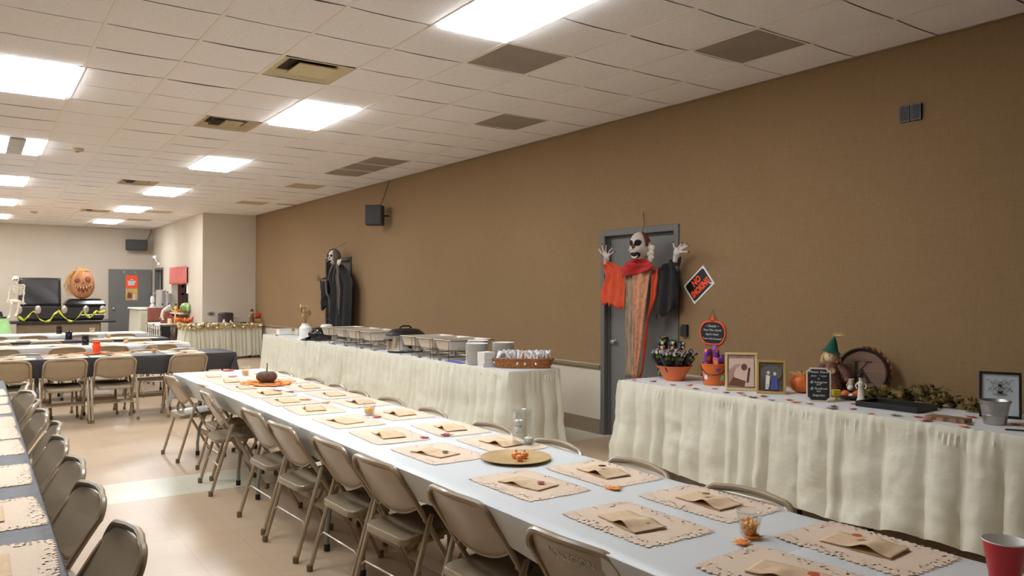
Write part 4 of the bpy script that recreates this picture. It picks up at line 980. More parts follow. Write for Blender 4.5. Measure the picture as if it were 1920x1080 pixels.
# serving spoons along the aisle edge
def make_spoon():
    t = thing('serving_spoon', 'silver serving spoon', 'spoon')
    G().tube([(0, 0, .006), (.01, .08, .009), (.012, .17, .005)], [.004, .0035, .006], 7).build('handle', 'steel', t)
    G().ball((-.002, -.035, .010), (.024, .038, .010), 12).build('bowl', 'steel', t); return t
SP = make_spoon(); sp_used = False
for i, y in enumerate((12.75, 10.9, 10.3, 9.85, 9.35, 8.9, 7.75, 7.3)):
    place(SP, sp_used, (4.115, y, Z0), radians((-25, -50, -35, -30, -20, -60, -40, -30)[i]), 'silver serving spoon on the aisle edge of the buffet, '+('farthest' if i == 0 else 'nearest the plates' if i == 7 else ORD[i]+' from far end'), 'serving spoons on the buffet'); sp_used = True
single(G().box((0, 0, .003), (.08, .34, .006), bev=.002), 'blue_packet', 'blue', 'flat blue and white packet beside the stacked plates', 'packet', (4.12, 6.98, Z0), rz=-.05, smooth=False)
# plates: stacked foam plates, each one a thing
def make_plate():
    return single(G().lathe([(0, 0), (.085, 0), (.113, .012), (.1145, .013), (.113, .014), (.084, .003), (0, .003)], 28), 'foam_plate', 'foam', 'white foam plate', 'plate')
PL = make_plate(); pl_used = False
for (x, y, n, nm) in ((4.19, 6.68, 20, 'tall front stack'), (4.36, 6.93, 21, 'tall back stack'), (4.50, 6.66, 20, 'stack behind the basket')):
    for k in range(n):
        z = Z0+k*.0105
        place(PL, pl_used, (x+rnd.uniform(-.002, .002), y+rnd.uniform(-.002, .002), z), 0, 'white foam plate in the '+nm+', '+('topmost' if k == n-1 else 'bottom one' if k == 0 else 'one of the middle plates'), 'white foam plates, '+nm+(' middle' if 0 < k < n-1 else '')); pl_used = True
# napkins in two small stacks of packs
for k in range(4):
    g = G()
    for j in range(7): g.box((0, 0, .0025+.005*j), (.125, .125, .0042), bev=.001)
    single(g, 'napkin_pack', 'paperw', 'white folded napkin bundle in the small square stack, '+('bottom', 'second', 'third', 'top')[k]+' one', 'napkins', (4.135, 6.42, Z0+.0365*k if k < 3 else Z0+.1095), rz=(-.1, .04, .0, .06)[k], group='napkin bundles', smooth=False)
# cutlery basket
bx, by = 4.40, 6.16
t = thing('wicker_basket', 'oval brown wicker basket filled with wrapped cutlery on the buffet end', 'basket', (bx, by, Z0), radians(-38))
def bo(a, b, z): return oval(a, b, z, 48, 2.8)
rg = []
for k in range(13):
    z = .085*k/12; w = 1+.02*(k % 2); rg.append(bo((.255+.04*k/12)*w, (.10+.025*k/12)*w, z))
rg += [bo(.288, .118, .086), bo(.25, .10, .02)]
loft(rg).build('woven_body', 'basket', t, ang=80)
G().tube([(p[0]*1.02, p[1]*1.02, p[2]+.088) for p in bo(.29, .122, 0)], .008, 6, closed=True).build('rim', 'basket', t)
G().tube([(0, -.125*cos(pi*i/14), .085+.10*sin(pi*i/14)) for i in range(15)], .010, 6, flat=.5).build('handle', 'basket', t)
k0 = single(G().tube([(0, 0, -.08), (0, 0, .0), (.004, 0, .05)], [.010, .013, .016], 7).tube([(.004, 0, .05), (.012, 0, .062)], [.016, .004], 7), 'wrapped_cutlery', 'clearbag', 'clear plastic wrapped cutlery set', 'cutlery', ang=60)
r = random.Random(5); n = 0; cr, sr_ = cos(radians(-38)), sin(radians(-38))
for i in range(18):
    for j in range(4):
        u = -.25+.50*i/17+r.uniform(-.008, .008); v = -.08+.053*j+r.uniform(-.012, .012)
        if (u/.27)**2+(v/.105)**2 > 1: continue
        o = k0 if n == 0 else k0.copy()
        if n: C.objects.link(o)
        o.location = (bx+u*cr-v*sr_, by+u*sr_+v*cr, Z0+.108); o.rotation_euler = (r.uniform(-.5, .5), r.uniform(-.6, .6), r.random()*6)
        tag(o, 'clear plastic wrapped cutlery set standing in the brown wicker basket', 'cutlery', 'wrapped cutlery sets in the basket'); n += 1

# ================================================================== ON THE GIFT TABLE
Zg = GZ+.0015
def face(x, y, z=Zg):            # yaw that turns a thing's front (-y) to the viewing side of the table
    return atan2(y, x)-pi/2
def g_on(px, py): return on(px, py, Zg)
# bowl of candy-print bags
x, y = 4.82, 4.58
t = thing('orange_bowl', 'orange flared plastic bowl full of candy-print treat bags', 'bowl', (x, y, Zg))
G().lathe([(0, 0), (.072, 0), (.076, .006), (.130, .100), (.150, .122), (.153, .126), (.148, .125), (.126, .100), (.072, .010), (0, .010)], 36).build('body', 'orangeb', t)
def make_treat():
    t = thing('treat_bag', 'black candy-print treat bag', 'treat bag')
    def f(u, v):
        a = 2*pi*u; k = 1+.5*v; w = .030*k+.012*v; d = .018*(1+.3*v)
        return (w*cos(a), d*sin(a)+.004*sin(3*a)*v, -.07+.215*v)
    G().grid(16, 6, f).build('bag_body', 'candywrap', t, sol=.001, ang=70)
    g = G()
    for k in range(7): a = k/7*6.28; g.tube([(0, 0, .125), (.022*cos(a), .012*sin(a), .146), (.04*cos(a), .02*sin(a), .150)], .006, 5, flat=.3)
    g.build('tissue', 'tissue', t); return t
TB = make_treat(); tb_used = False; r = random.Random(9)
pos = [(0, 0, .05, 0, 0)]+[(.055*cos(a), .055*sin(a), .035, a, .28) for a in [k*2*pi/5 for k in range(5)]]+[(.098*cos(a), .098*sin(a), .055, a, .5) for a in [.3+k*2*pi/8 for k in range(8)]]
for i, (dx, dy, dz, a, tl) in enumerate(pos):
    q = place(TB, tb_used, (x+dx, y+dy, Zg+.060+dz), 0, 'black candy-print treat bag with ruffled top, standing in the orange bowl', 'candy-print treat bags in the orange bowl'); tb_used = True
    q.rotation_euler = Matrix.Rotation(tl, 3, Vector((-sin(a), cos(a), 0))).to_euler()
x2, y2 = 4.96, 4.74
t = thing('purple_pail', 'purple pail behind the orange bowl, holding tall candy-print bags', 'pail', (x2, y2, Zg))
G().lathe([(0, 0), (.07, 0), (.088, .15), (.091, .153), (.086, .152), (.068, .006), (0, .006)], 30).build('body', 'purple', t)
G().tube([(.089*cos(pi*i/14), -.02-.06*sin(pi*i/14), .14-.07*sin(pi*i/14)) for i in range(15)], .003, 6).build('handle', 'purple', t)
def tall_bag(name, mt, w, h, label, cat, grp, loc, rz=0, tilt=0):
    t = thing(name, label, cat, loc, rz, grp)
    def f(u, v):
        a = 2*pi*u; ca, sa = cos(a), sin(a); e = .7; return (w*abs(ca)**e*(1 if ca > 0 else -1), w*.62*abs(sa)**e*(1 if sa > 0 else -1)*(1+.1*v), h*v)
    G().grid(20, 6, f).build('bag_body', mt, t, sol=.001, ang=60)
    G().box((0, 0, h*.94), (w*1.5, w*.8, h*.03)).build('tissue', 'tissue' if mt == 'candywrap' else 'purple', t, smooth=False)
    t.rotation_euler = (tilt, tilt*.6, rz); return t
for i, (dx, dy, h) in enumerate(((-.055, .05, .33), (.0, -.0, .30), (.05, -.055, .29))):
    tall_bag('treat_bag', 'candywrap', .052, h, 'tall candy-print bag in the purple pail, '+('left', 'middle', 'right')[i]+' one of three', 'treat bag', 'tall candy-print bags', (x2+dx, y2+dy, Zg+.02), .3*i)
# orange pail with purple bags
x, y = 4.86, 4.19
t = thing('orange_pail', 'orange Halloween pail with black handle holding purple pumpkin bags', 'pail', (x, y, Zg))
G().lathe([(0, 0), (.078, 0), (.082, .006), (.098, .16), (.102, .164), (.103, .17), (.098, .171), (.094, .16), (.078, .008), (0, .008)], 36).build('body', 'orange', t)
def cyl(a, z, o=.001): q = .082+.016*z/.16+o; return (q*cos(a), q*sin(a), z)
a0 = atan2(-y, -x)
def decal(parent, pts, mt, name, az, zc, sc):
    n = len(pts); g = G(); g.add([cyl(az+px*sc/.09, zc+pz*sc) for px, pz in pts]+[cyl(az+px*sc/.09, zc+pz*sc, .0025) for px, pz in pts], [tuple(range(n)), tuple(range(n, 2*n))[::-1]]+[(i, (i+1) % n, n+(i+1) % n, n+i) for i in range(n)]); return g.build(name, mt, parent, smooth=False)
ghost = [(-.3, -.5), (-.1, -.4), (.1, -.5), (.3, -.4), (.45, -.5), (.4, 0), (.55, .15), (.35, .2), (.25, .45), (0, .55), (-.25, .45), (-.3, .2), (-.5, .1), (-.4, 0)]
decal(t, ghost, 'white', 'ghost_print', a0-.75, .065, .038); decal(t, ghost[::-1], 'green', 'monster_print', a0+.75, .06, .045); decal(t, [(-.5, -.3), (.5, -.3), (.3, 0), (.5, .4), (0, .2), (-.5, .4), (-.3, 0)], 'purple', 'bat_print', a0+.35, .125, .04)
G().tube([(.100*cos(a0+pi/2-pi*i/16), .100*sin(a0+pi/2-pi*i/16), .155-.07*sin(pi*i/16)) for i in range(17)], .0035, 6).build('handle', 'black', t); t.children[-1].scale = (1.03, 1.03, 1)
for i, (dx, dy, h, tl) in enumerate(((-.05, .035, .26, .04), (-.015, .05, .25, 0), (.0, -.01, .29, .02), (.04, -.03, .21, .05), (-.02, -.045, .19, .0), (.05, .03, .24, 0))):
    tall_bag('purple_bag', 'purplewrap', .032, h, 'purple pumpkin-print cellophane bag standing in the orange pail', 'treat bag', 'purple bags in the orange pail', (x+dx, y+dy, Zg+.03), .4*i, tl)

def frame(name, w, h, bw, loc, yaw, lean, fm, label, cat, dep=.018, inner='photo1'):
    """upright picture frame leaning back; local x right, z up, front faces -y"""
    t = thing(name, label, cat, loc, yaw); R = Matrix.Rotation(-lean, 3, 'X')
    g = G()
    for cx, cz, a, b in ((0, bw/2, w, bw), (0, h-bw/2, w, bw), (-w/2+bw/2, h/2, bw, h-2*bw), (w/2-bw/2, h/2, bw, h-2*bw)): g.box(R @ Vector((cx, 0, cz)), (a, dep, b), R=R, bev=.003)
    g.build('frame', fm, t, smooth=False)
    G().box(R @ Vector((0, .004, h/2)), (w-2*bw, .003, h-2*bw), R=R).build('picture', inner, t, smooth=False)
    G().box(Vector((0, .006, .0))+Vector((0, sin(lean)*h*.5+.035, h*.24)), (.03, .003, h*.5), R=Matrix.Rotation(.35, 3, 'X')).build('easel_back', 'black', t, smooth=False)
    return t, (lambda u, v, o: tuple(R @ Vector((u, -dep/2-.0 -o, v))))
def flat(pts, fr_, o, mt, name, parent):
    n = len(pts); return G().add([fr_(u, v, o) for u, v in pts], [tuple(range(n))]).build(name, mt, parent, smooth=False, sol=.0004)
def ell(cx, cy, a, b, n=14, rot=0): return [(cx+a*cos(t)*cos(rot)-b*sin(t)*sin(rot), cy+a*cos(t)*sin(rot)+b*sin(t)*cos(rot)) for t in [2*pi*i/n for i in range(n)]]
x, y = 4.74, 3.82
t, f_ = frame('photo_frame', .235, .285, .018, (x, y, Zg), radians(-47), .16, 'goldl', 'pale gold frame with a faded pink photo, the left and larger of two', 'picture frame')
f_ = (lambda f0: lambda u, v, o: f0(u, v, o-.008))(f_)
for pts, mt, nm in (([(-.09, .24), (.09, .24), (.09, .03), (.02, .03), (-.02, .12), (-.09, .16)], 'skinp', 'pale_wall'), (ell(-.035, .16, .05, .035, rot=.5), 'photo1', 'blanket'), (ell(.0, .13, .05, .065, rot=-.6), 'skinp', 'seated_figure'), (ell(.02, .175, .022, .026), 'brown', 'hair'),
                 ([(-.095, .04), (.02, .03), (.03, .07), (-.06, .10)], 'brown', 'lap'), ([(.035, .06), (.05, .06), (.065, .17), (.05, .17)], 'maroon', 'chair_post')): flat(pts, f_, .0015+.0005*len(t.children), mt, nm, t)
x, y = 4.77, 3.58
t, f_ = frame('photo_frame', .205, .245, .018, (x, y, Zg), radians(-54), .16, 'gold', 'gold frame with a dark photo of a couple, right of the larger frame', 'picture frame', inner='photo2')
f_ = (lambda f0: lambda u, v, o: f0(u, v, o-.008))(f_)
for pts, mt, nm in ((ell(0, .15, .075, .06), 'doorframe', 'arch_backdrop'), ([(-.04, .05), (-.012, .05), (-.008, .13), (-.035, .135)], 'paperw', 'white_shirt_figure'), (ell(-.02, .152, .011, .013), 'skinp', 'left_face'), ([(-.005, .03), (.05, .03), (.04, .12), (.01, .13)], 'denim', 'blue_dress_figure'),
                 (ell(.025, .145, .011, .013), 'skinp', 'right_face'), ([(-.04, .03), (-.018, .03), (-.014, .07), (-.038, .07)], 'paleb', 'pale_trousers')): flat(pts, f_, .0015+.0005*len(t.children), mt, nm, t)
# pumpkin with straw
x, y = 5.02, 3.50
pumpkin('orange pumpkin topped with straw between the gold frame and the chalkboard', (x, y, Zg), .088, .145, 'pumpkin', 10, .02, .008)
g = G(); r = random.Random(4)
for k in range(60):
    a = r.random()*6.28; q = .02+.05*r.random(); g.tube([(q*cos(a), q*sin(a), .142+.012*r.random()), (q*1.3*cos(a+.4), q*1.3*sin(a+.4), .146), (1.25*q*cos(a+.8), 1.25*q*sin(a+.8), .132)], .0012, 4)
single(g, 'straw_tuft', 'straw', 'tuft of straw lying on top of the orange pumpkin', 'straw', (x, y, Zg), ang=60, kind='stuff')
# chalkboard menu
x, y = 4.69, 3.14
t, f_ = frame('chalkboard_sign', .172, .255, .0, (x, y, Zg), radians(-54), .15, 'boardframe', 'small chalkboard with clipped corners reading Please Share your photos', 'sign', inner='board')
for o in list(t.children): bpy.data.objects.remove(o)
R = Matrix.Rotation(-.15, 3, 'X')
def clip(w, h, c): return [(-w/2+c, 0), (-w/2+c*.6, c*.6), (-w/2, c), (-w/2, h-c), (-w/2+c*.6, h-c*.6), (-w/2+c, h), (w/2-c, h), (w/2-c*.6, h-c*.6), (w/2, h-c), (w/2, c), (w/2-c*.6, c*.6), (w/2-c, 0)][::-1]
G().prism(clip(.172, .255, .026), -.006, .008, fr=lambda a, b, c: tuple(R @ Vector((a, c, b)))).build('frame', 'boardframe', t, smooth=False)
G().prism([(a*.88, .012+b*.905) for a, b in clip(.172, .255, .026)], -.0085, -.005, fr=lambda a, b, c: tuple(R @ Vector((a, c, b)))).build('board_face', 'board', t, smooth=False)
G().box((0, .045, .10), (.03, .003, .2), R=Matrix.Rotation(.3, 3, 'X')).build('easel_back', 'black', t, smooth=False)
for txt, v, sz in (('Please Share', .222, .027), ('your photos', .193, .022), ('on', .173, .017), ('@ Instagram', .146, .023), ('2015', .127, .017), ('@ Facebook', .098, .023), ('KLK', .078, .017), ('Snapchat', .048, .024)):
    words(txt, sz, 'chalk', 'chalk_lettering', t, (lambda vv: lambda a, b, c: tuple(R @ Vector((a, -.0092-abs(c), vv+b))))(v), .0003, shear=.25)
t.scale = (.9, .9, .9)
# scarecrow doll
x, y = 5.03, 3.27
t = thing('scarecrow_doll', 'scarecrow doll in a green pointed hat sitting behind the chalkboard', 'doll', (x, y, Zg), radians(-50))
g = G(); g.lathe([(0, 0), (.075, 0), (.085, .05), (.075, .12), (.06, .20), (.045, .25), (.02, .265), (0, .266)], 20, rib=lambda a, z: 1+.06*sin(5*a+z*40)); g.build('plaid_body', 'plaid', t)
for sx in (-1, 1):
    G().tube([(sx*.05, 0, .235), (sx*.10, -.02, .18), (sx*.115, -.05, .12)], [.032, .028, .022], 10).build('sleeve', 'plaid', t)
    g = G()
    for k in range(7): a = k/7*6.28; g.tube([(sx*.115, -.05, .12), (sx*.118+.015*cos(a), -.055+.012*sin(a), .085)], .004, 4)
    g.build('straw_cuff', 'straw', t)
hd = G().ball((.0, -.01, .305), (.052, .05, .055), 18).build('head', 'skin', t)
for sx in (-1, 1): G().ball((sx*.018, -.057, .312), .005, 8).build('eye', 'black', hd)
G().ball((0, -.062, .298), (.006, .006, .006), 8).build('nose', 'orange', hd)
g = G(); r = random.Random(8)
for k in range(40):
    a = -pi*.15+r.random()*pi*1.3; g.tube([(.05*cos(a), .04*sin(a)-.005, .33), (.068*cos(a), .06*sin(a), .30), (.072*cos(a), .062*sin(a), .25+.03*r.random())], .003, 4)
g.build('straw_hair', 'straw', t)
g = G(); g.lathe([(.078, -.0), (.060, .012), (.05, .02), (.03, .075), (.012, .11), (.003, .125)], 20, (.0, 0, .335), R=Matrix.Rotation(.22, 3, 'Y')); hat = g.build('hat', 'felt', t)
g = G()
for k in range(12): a = k/12*6.28; g.tube([(.028, 0, .455), (.045+.03*cos(a), .02*sin(a), .475+.012*sin(a)), (.06+.045*cos(a), .03*sin(a), .462)], .003, 4)
g.build('hat_straw', 'straw', hat)
g = G()
for k in range(10): a = k/10*6.28; g.tube([(0, -.075, .20), (.022*cos(a), -.085, .20+.022*sin(a))], .004, 4)
g.build('straw_bow', 'straw', t)
g = G(); g.lathe([(0, 0), (.020, 0), (.026, .05), (.024, .052), (0, .05)], 12, (.135, -.05, .09)); g.build('tiny_bucket', 'boardframe', t); t.scale = (.93, .93, .93)
# barrel lid with K
x, y = 5.20, 3.14
RK = .172
t = thing('barrel_lid', 'large round wooden barrel lid with carved letter K and rope edge', 'barrel lid', (x, y, Zg), radians(-64))
Rk = Matrix.Rotation(-.22, 3, 'X'); base = Vector((0, 0, RK+.003))
def kf(a, b, c): return tuple(Rk @ Vector((a, c, b+RK)))
ring = [(RK*cos(2*pi*i/64), RK*sin(2*pi*i/64)) for i in range(64)]
G().prism([(a*.9, b*.9) for a, b in ring], -.006, .012, fr=kf).build('wood_disc', 'woodlid', t, ang=50)
G().tube([kf(a*.955, b*.955, 0) for a, b in ring], [.0125]*64, 8, closed=True, flat=1.9).build('wooden_hoop', 'darkwood', t)
n = 150; G().tube([kf((RK+.016+.004*cos(i*1.1))*cos(2*pi*i/n-.7), (RK+.016+.004*cos(i*1.1))*sin(2*pi*i/n-.7), .02+.006*sin(i*1.1)) for i in range(55)], .010, 6).build('rope', 'basket', t)
def poly(ps): G().prism([(a*.155, (b-.5)*.155) for a, b in ps], -.0085, -.005, fr=kf).build('letter_stroke', 'darkwood', t, smooth=False)
poly([(-.32, 0), (-.18, 0), (-.18, 1), (-.32, 1)]); poly([(-.42, 0), (-.08, 0), (-.08, .04), (-.42, .04)]); poly([(-.42, .96), (-.08, .96), (-.08, 1), (-.42, 1)])
poly([(-.18, .40), (.28, .98), (.22, .98), (-.18, .48)]); poly([(-.06, .57), (.04, .64), (.42, .02), (.26, .02)]); poly([(.12, .96), (.42, .96), (.42, 1), (.12, 1)]); poly([(.16, 0), (.50, 0), (.50, .04), (.16, .04)])
t.scale = (1, 1, 1)
# white snowman-like skeleton figure with top hat
x, y = 4.93, 2.98
t = thing('top_hat_figure', 'slim white skeleton figurine in a black top hat before the barrel lid', 'figurine', (x, y, Zg), radians(-60))
G().lathe([(0, 0), (.036, 0), (.034, .012), (.026, .03), (.024, .08), (.020, .12), (.024, .135), (.024, .15), (.014, .165)], 16).build('robe', 'bone', t)
hd = G().ball((0, 0, .178), (.017, .017, .020), 14).build('skull', 'bone', t)
for sx in (-1, 1): G().ball((sx*.006, -.0155, .18), .0035, 8).build('eye_socket', 'darkhole', hd)
for sx in (-1, 1): G().tube([(sx*.022, 0, .15), (sx*.04, -.006, .125), (sx*.028, -.022, .105)], [.007, .006, .005], 7).build('arm', 'bone', t)
G().lathe([(.026, .194), (.026, .197), (.0155, .198), (.0165, .228), (0, .229)], 16).build('top_hat', 'black', t)
g = G()
for k in range(3): g.ball((0, -.0225, .14-.02*k), .003, 6)
g.build('buttons', 'black', t); t.scale = (.86, .86, .86)
# small pieces between
x, y = 5.00, 3.10
t = thing('candy_dish', 'dark dish with orange and white candy pumpkins below the barrel lid', 'dish', (x, y, Zg))
G().lathe([(0, 0), (.05, 0), (.10, .03), (.102, .034), (.098, .033), (.048, .006), (0, .006)], 28).build('dish', 'wood', t)
for i, (dx, dy, dz, r_, mt, lb) in enumerate(((-.03, .02, .035, .03, 'orangeb', 'orange ball candy in the dark dish, left'), (.03, -.03, .035, .032, 'orange', 'orange ball candy in the dark dish, right'), (.0, .0, .078, .022, 'white', 'white ball candy on top in the dark dish'), (-.05, -.035, .03, .018, 'white', 'small white ball candy at the front of the dark dish'))):
    single(G().ball((0, 0, 0), (r_, r_, r_*.9), 14), 'candy_ball', mt, lb, 'candy', (x+dx, y+dy, Zg+dz))
t = thing('glass_votive', 'small yellow-green glass votive beside the chalkboard', 'votive', (4.86, 3.12, Zg))
G().lathe([(0, 0), (.022, 0), (.012, .01), (.010, .02), (.028, .035), (.03, .07), (.028, .072), (0, .06)], 18).build('glass_body', 'yellow', t)
# shallow black tray
x, y = 4.86, 2.70
t = thing('black_tray', 'shallow black rectangular tray on the gift table', 'tray', (x, y, Zg), radians(2))
g = G(); g.box((0, 0, .006), (.26, .40, .012), bev=.003); g.build('base', 'black', t, smooth=False)
g = G()
for a, b, d, e in ((-.125, 0, .012, .40), (.125, 0, .012, .40), (0, -.195, .24, .012), (0, .195, .24, .012)): g.box((a, b, .022), (d, e, .024), bev=.003)
g.build('rim', 'black', t, smooth=False)
G().box((0, 0, .0135), (.22, .36, .003)).build('glass_insert', 'blackgloss', t, smooth=False)
# leaf garland lying along the wall
g = G(); r = random.Random(12)
for k in range(230):
    yy = 2.25+.85*(r.random()) if k < 200 else 1.2+.8*r.random(); h = .05+.05*sin((yy-1.9)*6)**2
    cx, cz = 5.28+r.uniform(-.06, .05) if False else 5.20+r.uniform(-.12, .10), max(.012, r.random()*h*1.2)
    sz = .05+.05*r.random(); a = r.random()*6.28; R = Matrix.Rotation(r.uniform(-1.1, 1.1), 3, 'X') @ Matrix.Rotation(r.uniform(-1.1, 1.1), 3, 'Y') @ Matrix.Rotation(a, 3, 'Z')
    vs = [R @ Vector((px*sz, py*sz, .25*sz*hypot(px, py))) for px, py in LEAF]; lo = min(v.z for v in vs)
    vs = [(0+cx-5.2, yy-2.4, max(v.z+cz, .001+.4*(v.z-lo))) for v in vs] if False else [(v.x+cx-5.2, v.y+yy-2.4, max(.001, v.z+cz)) for v in vs]
    g.add(vs, [tuple(range(len(LEAF)))], k % 2)
single(g, 'leaf_garland', ['leafolive', 'leafbrown'], 'olive and brown artificial leaf garland lying along the brown wall', 'garland', (5.19, 2.4, Zg), sol=.0008, kind='stuff')
g = G(); r = random.Random(2)
for k in range(26):
    a = r.random()*6.28; g.add([(p[0]*.06+.05*cos(a), p[1]*.06+.05*sin(a), .01+.09*r.random()*abs(p[0])+.02*(k % 4)) for p in LEAF], [tuple(range(len(LEAF)))])
single(g, 'leaf_sprig', 'leafbrown', 'olive leaf sprig between the orange bowl and the orange pail', 'leaves', (5.08, 4.42, Zg), sol=.0008, kind='stuff')
# bark slab
x, y = on(1777, 785, Zg+.01)
t = thing('wood_slab', 'rough bark-edged wooden slab lying in front of the leaf garland', 'wood slab', (x, y, Zg), radians(4))
ps = [(-.055+.006*sin(i*2.1), -.11+.22*i/10) for i in range(11)]+[(.055+.006*cos(i*1.7), .11-.22*i/10) for i in range(11)]
G().prism(ps, 0, .020).build('slab', 'log', t, smooth=False); G().prism([(a*.86, b*.93) for a, b in ps], .0195, .022).build('cut_face', 'woodlid', t, smooth=False)
# framed verse and metal bucket
x, y = 4.99, 2.14
t, f_ = frame('verse_frame', .215, .27, .014, (x, y, Zg), radians(-66), .12, 'black', 'black framed pale print with scrollwork behind the metal bucket', 'picture frame', inner='paleb')
g = G()
for k in range(7):
    w = .075*(.55+.45*sin(k*1.9+1)); v0 = .215-.013*k
    g.tube([f_((-w+2*w*i/24), v0+.009*sin(i*(.9+.12*k)+k), -.0035) for i in range(25)], .0011, 4)
g.build('scroll_lettering', 'black', t)
x, y = 4.74, 2.06
t = thing('metal_bucket', 'small galvanised metal bucket at the right end of the gift table', 'bucket', (x, y, Zg))
G().lathe([(0, 0), (.056, 0), (.058, .004), (.064, .05), (.065, .052), (.064, .054), (.076, .128), (.079, .131), (.076, .133), (.073, .128), (.056, .006), (0, .006)], 36).build('body', 'galv', t)
G().tube([(.080*cos(2*pi*i/40), .080*sin(2*pi*i/40), .131) for i in range(40)], .0028, 6, closed=True).build('rim', 'galv', t)
for sx in (-1, 1):
    c_ = G().tube([(sx*.077, -.012, .112), (sx*.087, -.012, .12), (sx*.087, .012, .12), (sx*.077, .012, .112)], .0028, 6); c_.build('ear', 'galv', t)
t.rotation_euler.z = -.6
single(G().tube([(0, 0, .005), (.05, -.09, .005), (.055, -.10, .004)], [.0045, .0045, .001], 8), 'pen', 'black', 'black pen lying beside the metal bucket', 'pen', (4.56, 1.93, Zg))
# loose red leaves on the cover
r = random.Random(21); LP = [(1190, 713), (1225, 715), (1262, 722), (1293, 722), (1305, 729), (1340, 729), (1362, 736), (1388, 737), (1395, 741), (1412, 745), (1432, 743), (1440, 751), (1480, 750), (1492, 754), (1518, 757), (1600, 757), (1563, 762), (1600, 767), (1632, 776), (1680, 779), (1722, 782), (1737, 789), (1822, 782), (1808, 800), (1818, 796), (1905, 796), (1655, 763), (1280, 712), (1545, 750), (1560, 766)]
for i, (px, py) in enumerate(LP):
    x, y = on(px, py, Zg+.002); x = max(x, GX0+.03)
    g = G(); leaf_mesh(g, 0, 0, 0, .05+.03*r.random(), r.random()*6.28, 0, .2)
    single(g, 'fabric_leaf', ('leafred', 'leafplum', 'leafred', 'leafmix', 'leafbrown')[i % 5], 'small '+('red', 'plum', 'red', 'orange-red', 'brown')[i % 5]+' fabric leaf scattered on the gift table cover', 'leaf', (x, y, Zg+.001), group=('red', 'plum', 'red', 'orange-red', 'brown')[i % 5]+' leaves on the gift table', sol=.0008, ang=80)

# ================================================================== ON THE WALLS
def wf(y0, z0, rot=0, X=WX):          # frame on the brown wall: u to the right as one faces it, v up, w out of the wall
    c_, s_ = cos(rot), sin(rot)
    return lambda u, v, w: (X-w, y0-(u*c_-v*s_), z0+(u*s_+v*c_))
def plate(fr, w, h, w0, w1, mt, name, parent, r=.004):
    return G().prism(rrect(w, h, r, 2), w0, w1, fr=fr).build(name, mt, parent, smooth=False)
# NO SMOKING
t = thing('no_smoking_sign', 'tilted black and white NO SMOKING sign in orange letters beside the grey door', 'sign', (WX, 4.868, 1.566))
fr = wf(4.868, 1.566, radians(38.9))
plate(fr, .305, .213, .0, .0035, 'white', 'sign_board', t); plate(fr, .272, .182, .0035, .0042, 'black', 'black_field', t, .02)
words('NO', .085, 'signorange', 'sign_lettering', t, lambda u, v, w: fr(u*.82-.0, v*1.0+.042, .0046+abs(w)), .0003, bold=.0042)
words('SMOKING', .085, 'signorange', 'sign_lettering', t, lambda u, v, w: fr(u*.66, v*1.0-.036, .0046+abs(w)), .0003, bold=.0042)
G().box(fr(.122, -.078, .0046), (.0008, .03, .016)).build('corner_label', 'paleb', t, smooth=False)
rebase(t)
# pumpkin plaque
t = thing('pumpkin_plaque', 'pumpkin-shaped chalkboard plaque with orange rim hanging by a string', 'sign', (WX, 4.70, 1.135))
fr = wf(4.70, 1.135)
def pk(a, b, n=60):
    p = []
    for i in range(n):
        t_ = 2*pi*i/n; k = 1-.05*abs(sin(t_*3+.5*pi*0))**.5*(1 if sin(t_) < 0 else .4); q = 2/2.7
        p.append((a*k*abs(cos(t_))**q*(1 if cos(t_) > 0 else -1), b*k*abs(sin(t_))**q*(1 if sin(t_) > 0 else -1)))
    return p
G().prism(pk(.148, .112), .002, .012, fr=fr).build('orange_rim', 'signorange', t, smooth=False)
G().prism(pk(.134, .098), .012, .014, fr=fr).build('board_face', 'board', t, smooth=False)
G().prism([(-.014, .10), (.018, .10), (.014, .15), (.0, .158), (-.01, .15)][::-1], .003, .012, fr=fr).build('stem', 'signorange', t, smooth=False)
G().tube([fr(-.055, .10, .008), fr(0, .20, .006), fr(.055, .10, .008)], .0018, 5).build('string', 'wood', t)
G().ball(fr(0, .203, .004), .005, 8).build('nail', 'steel', t)
for txt, v, sz in (('~ Sweets ~', .062, .036), ('Please Take a Special', .025, .026), ('bag for treats!', -.012, .028), ('"Love of the Sweetest"', -.052, .026)):
    words(txt, sz, 'chalk', 'chalk_lettering', t, (lambda vv: lambda a, b, c: fr(a*.92, vv+b, .0145+abs(c)))(v), .0003, shear=.2)
rebase(t)
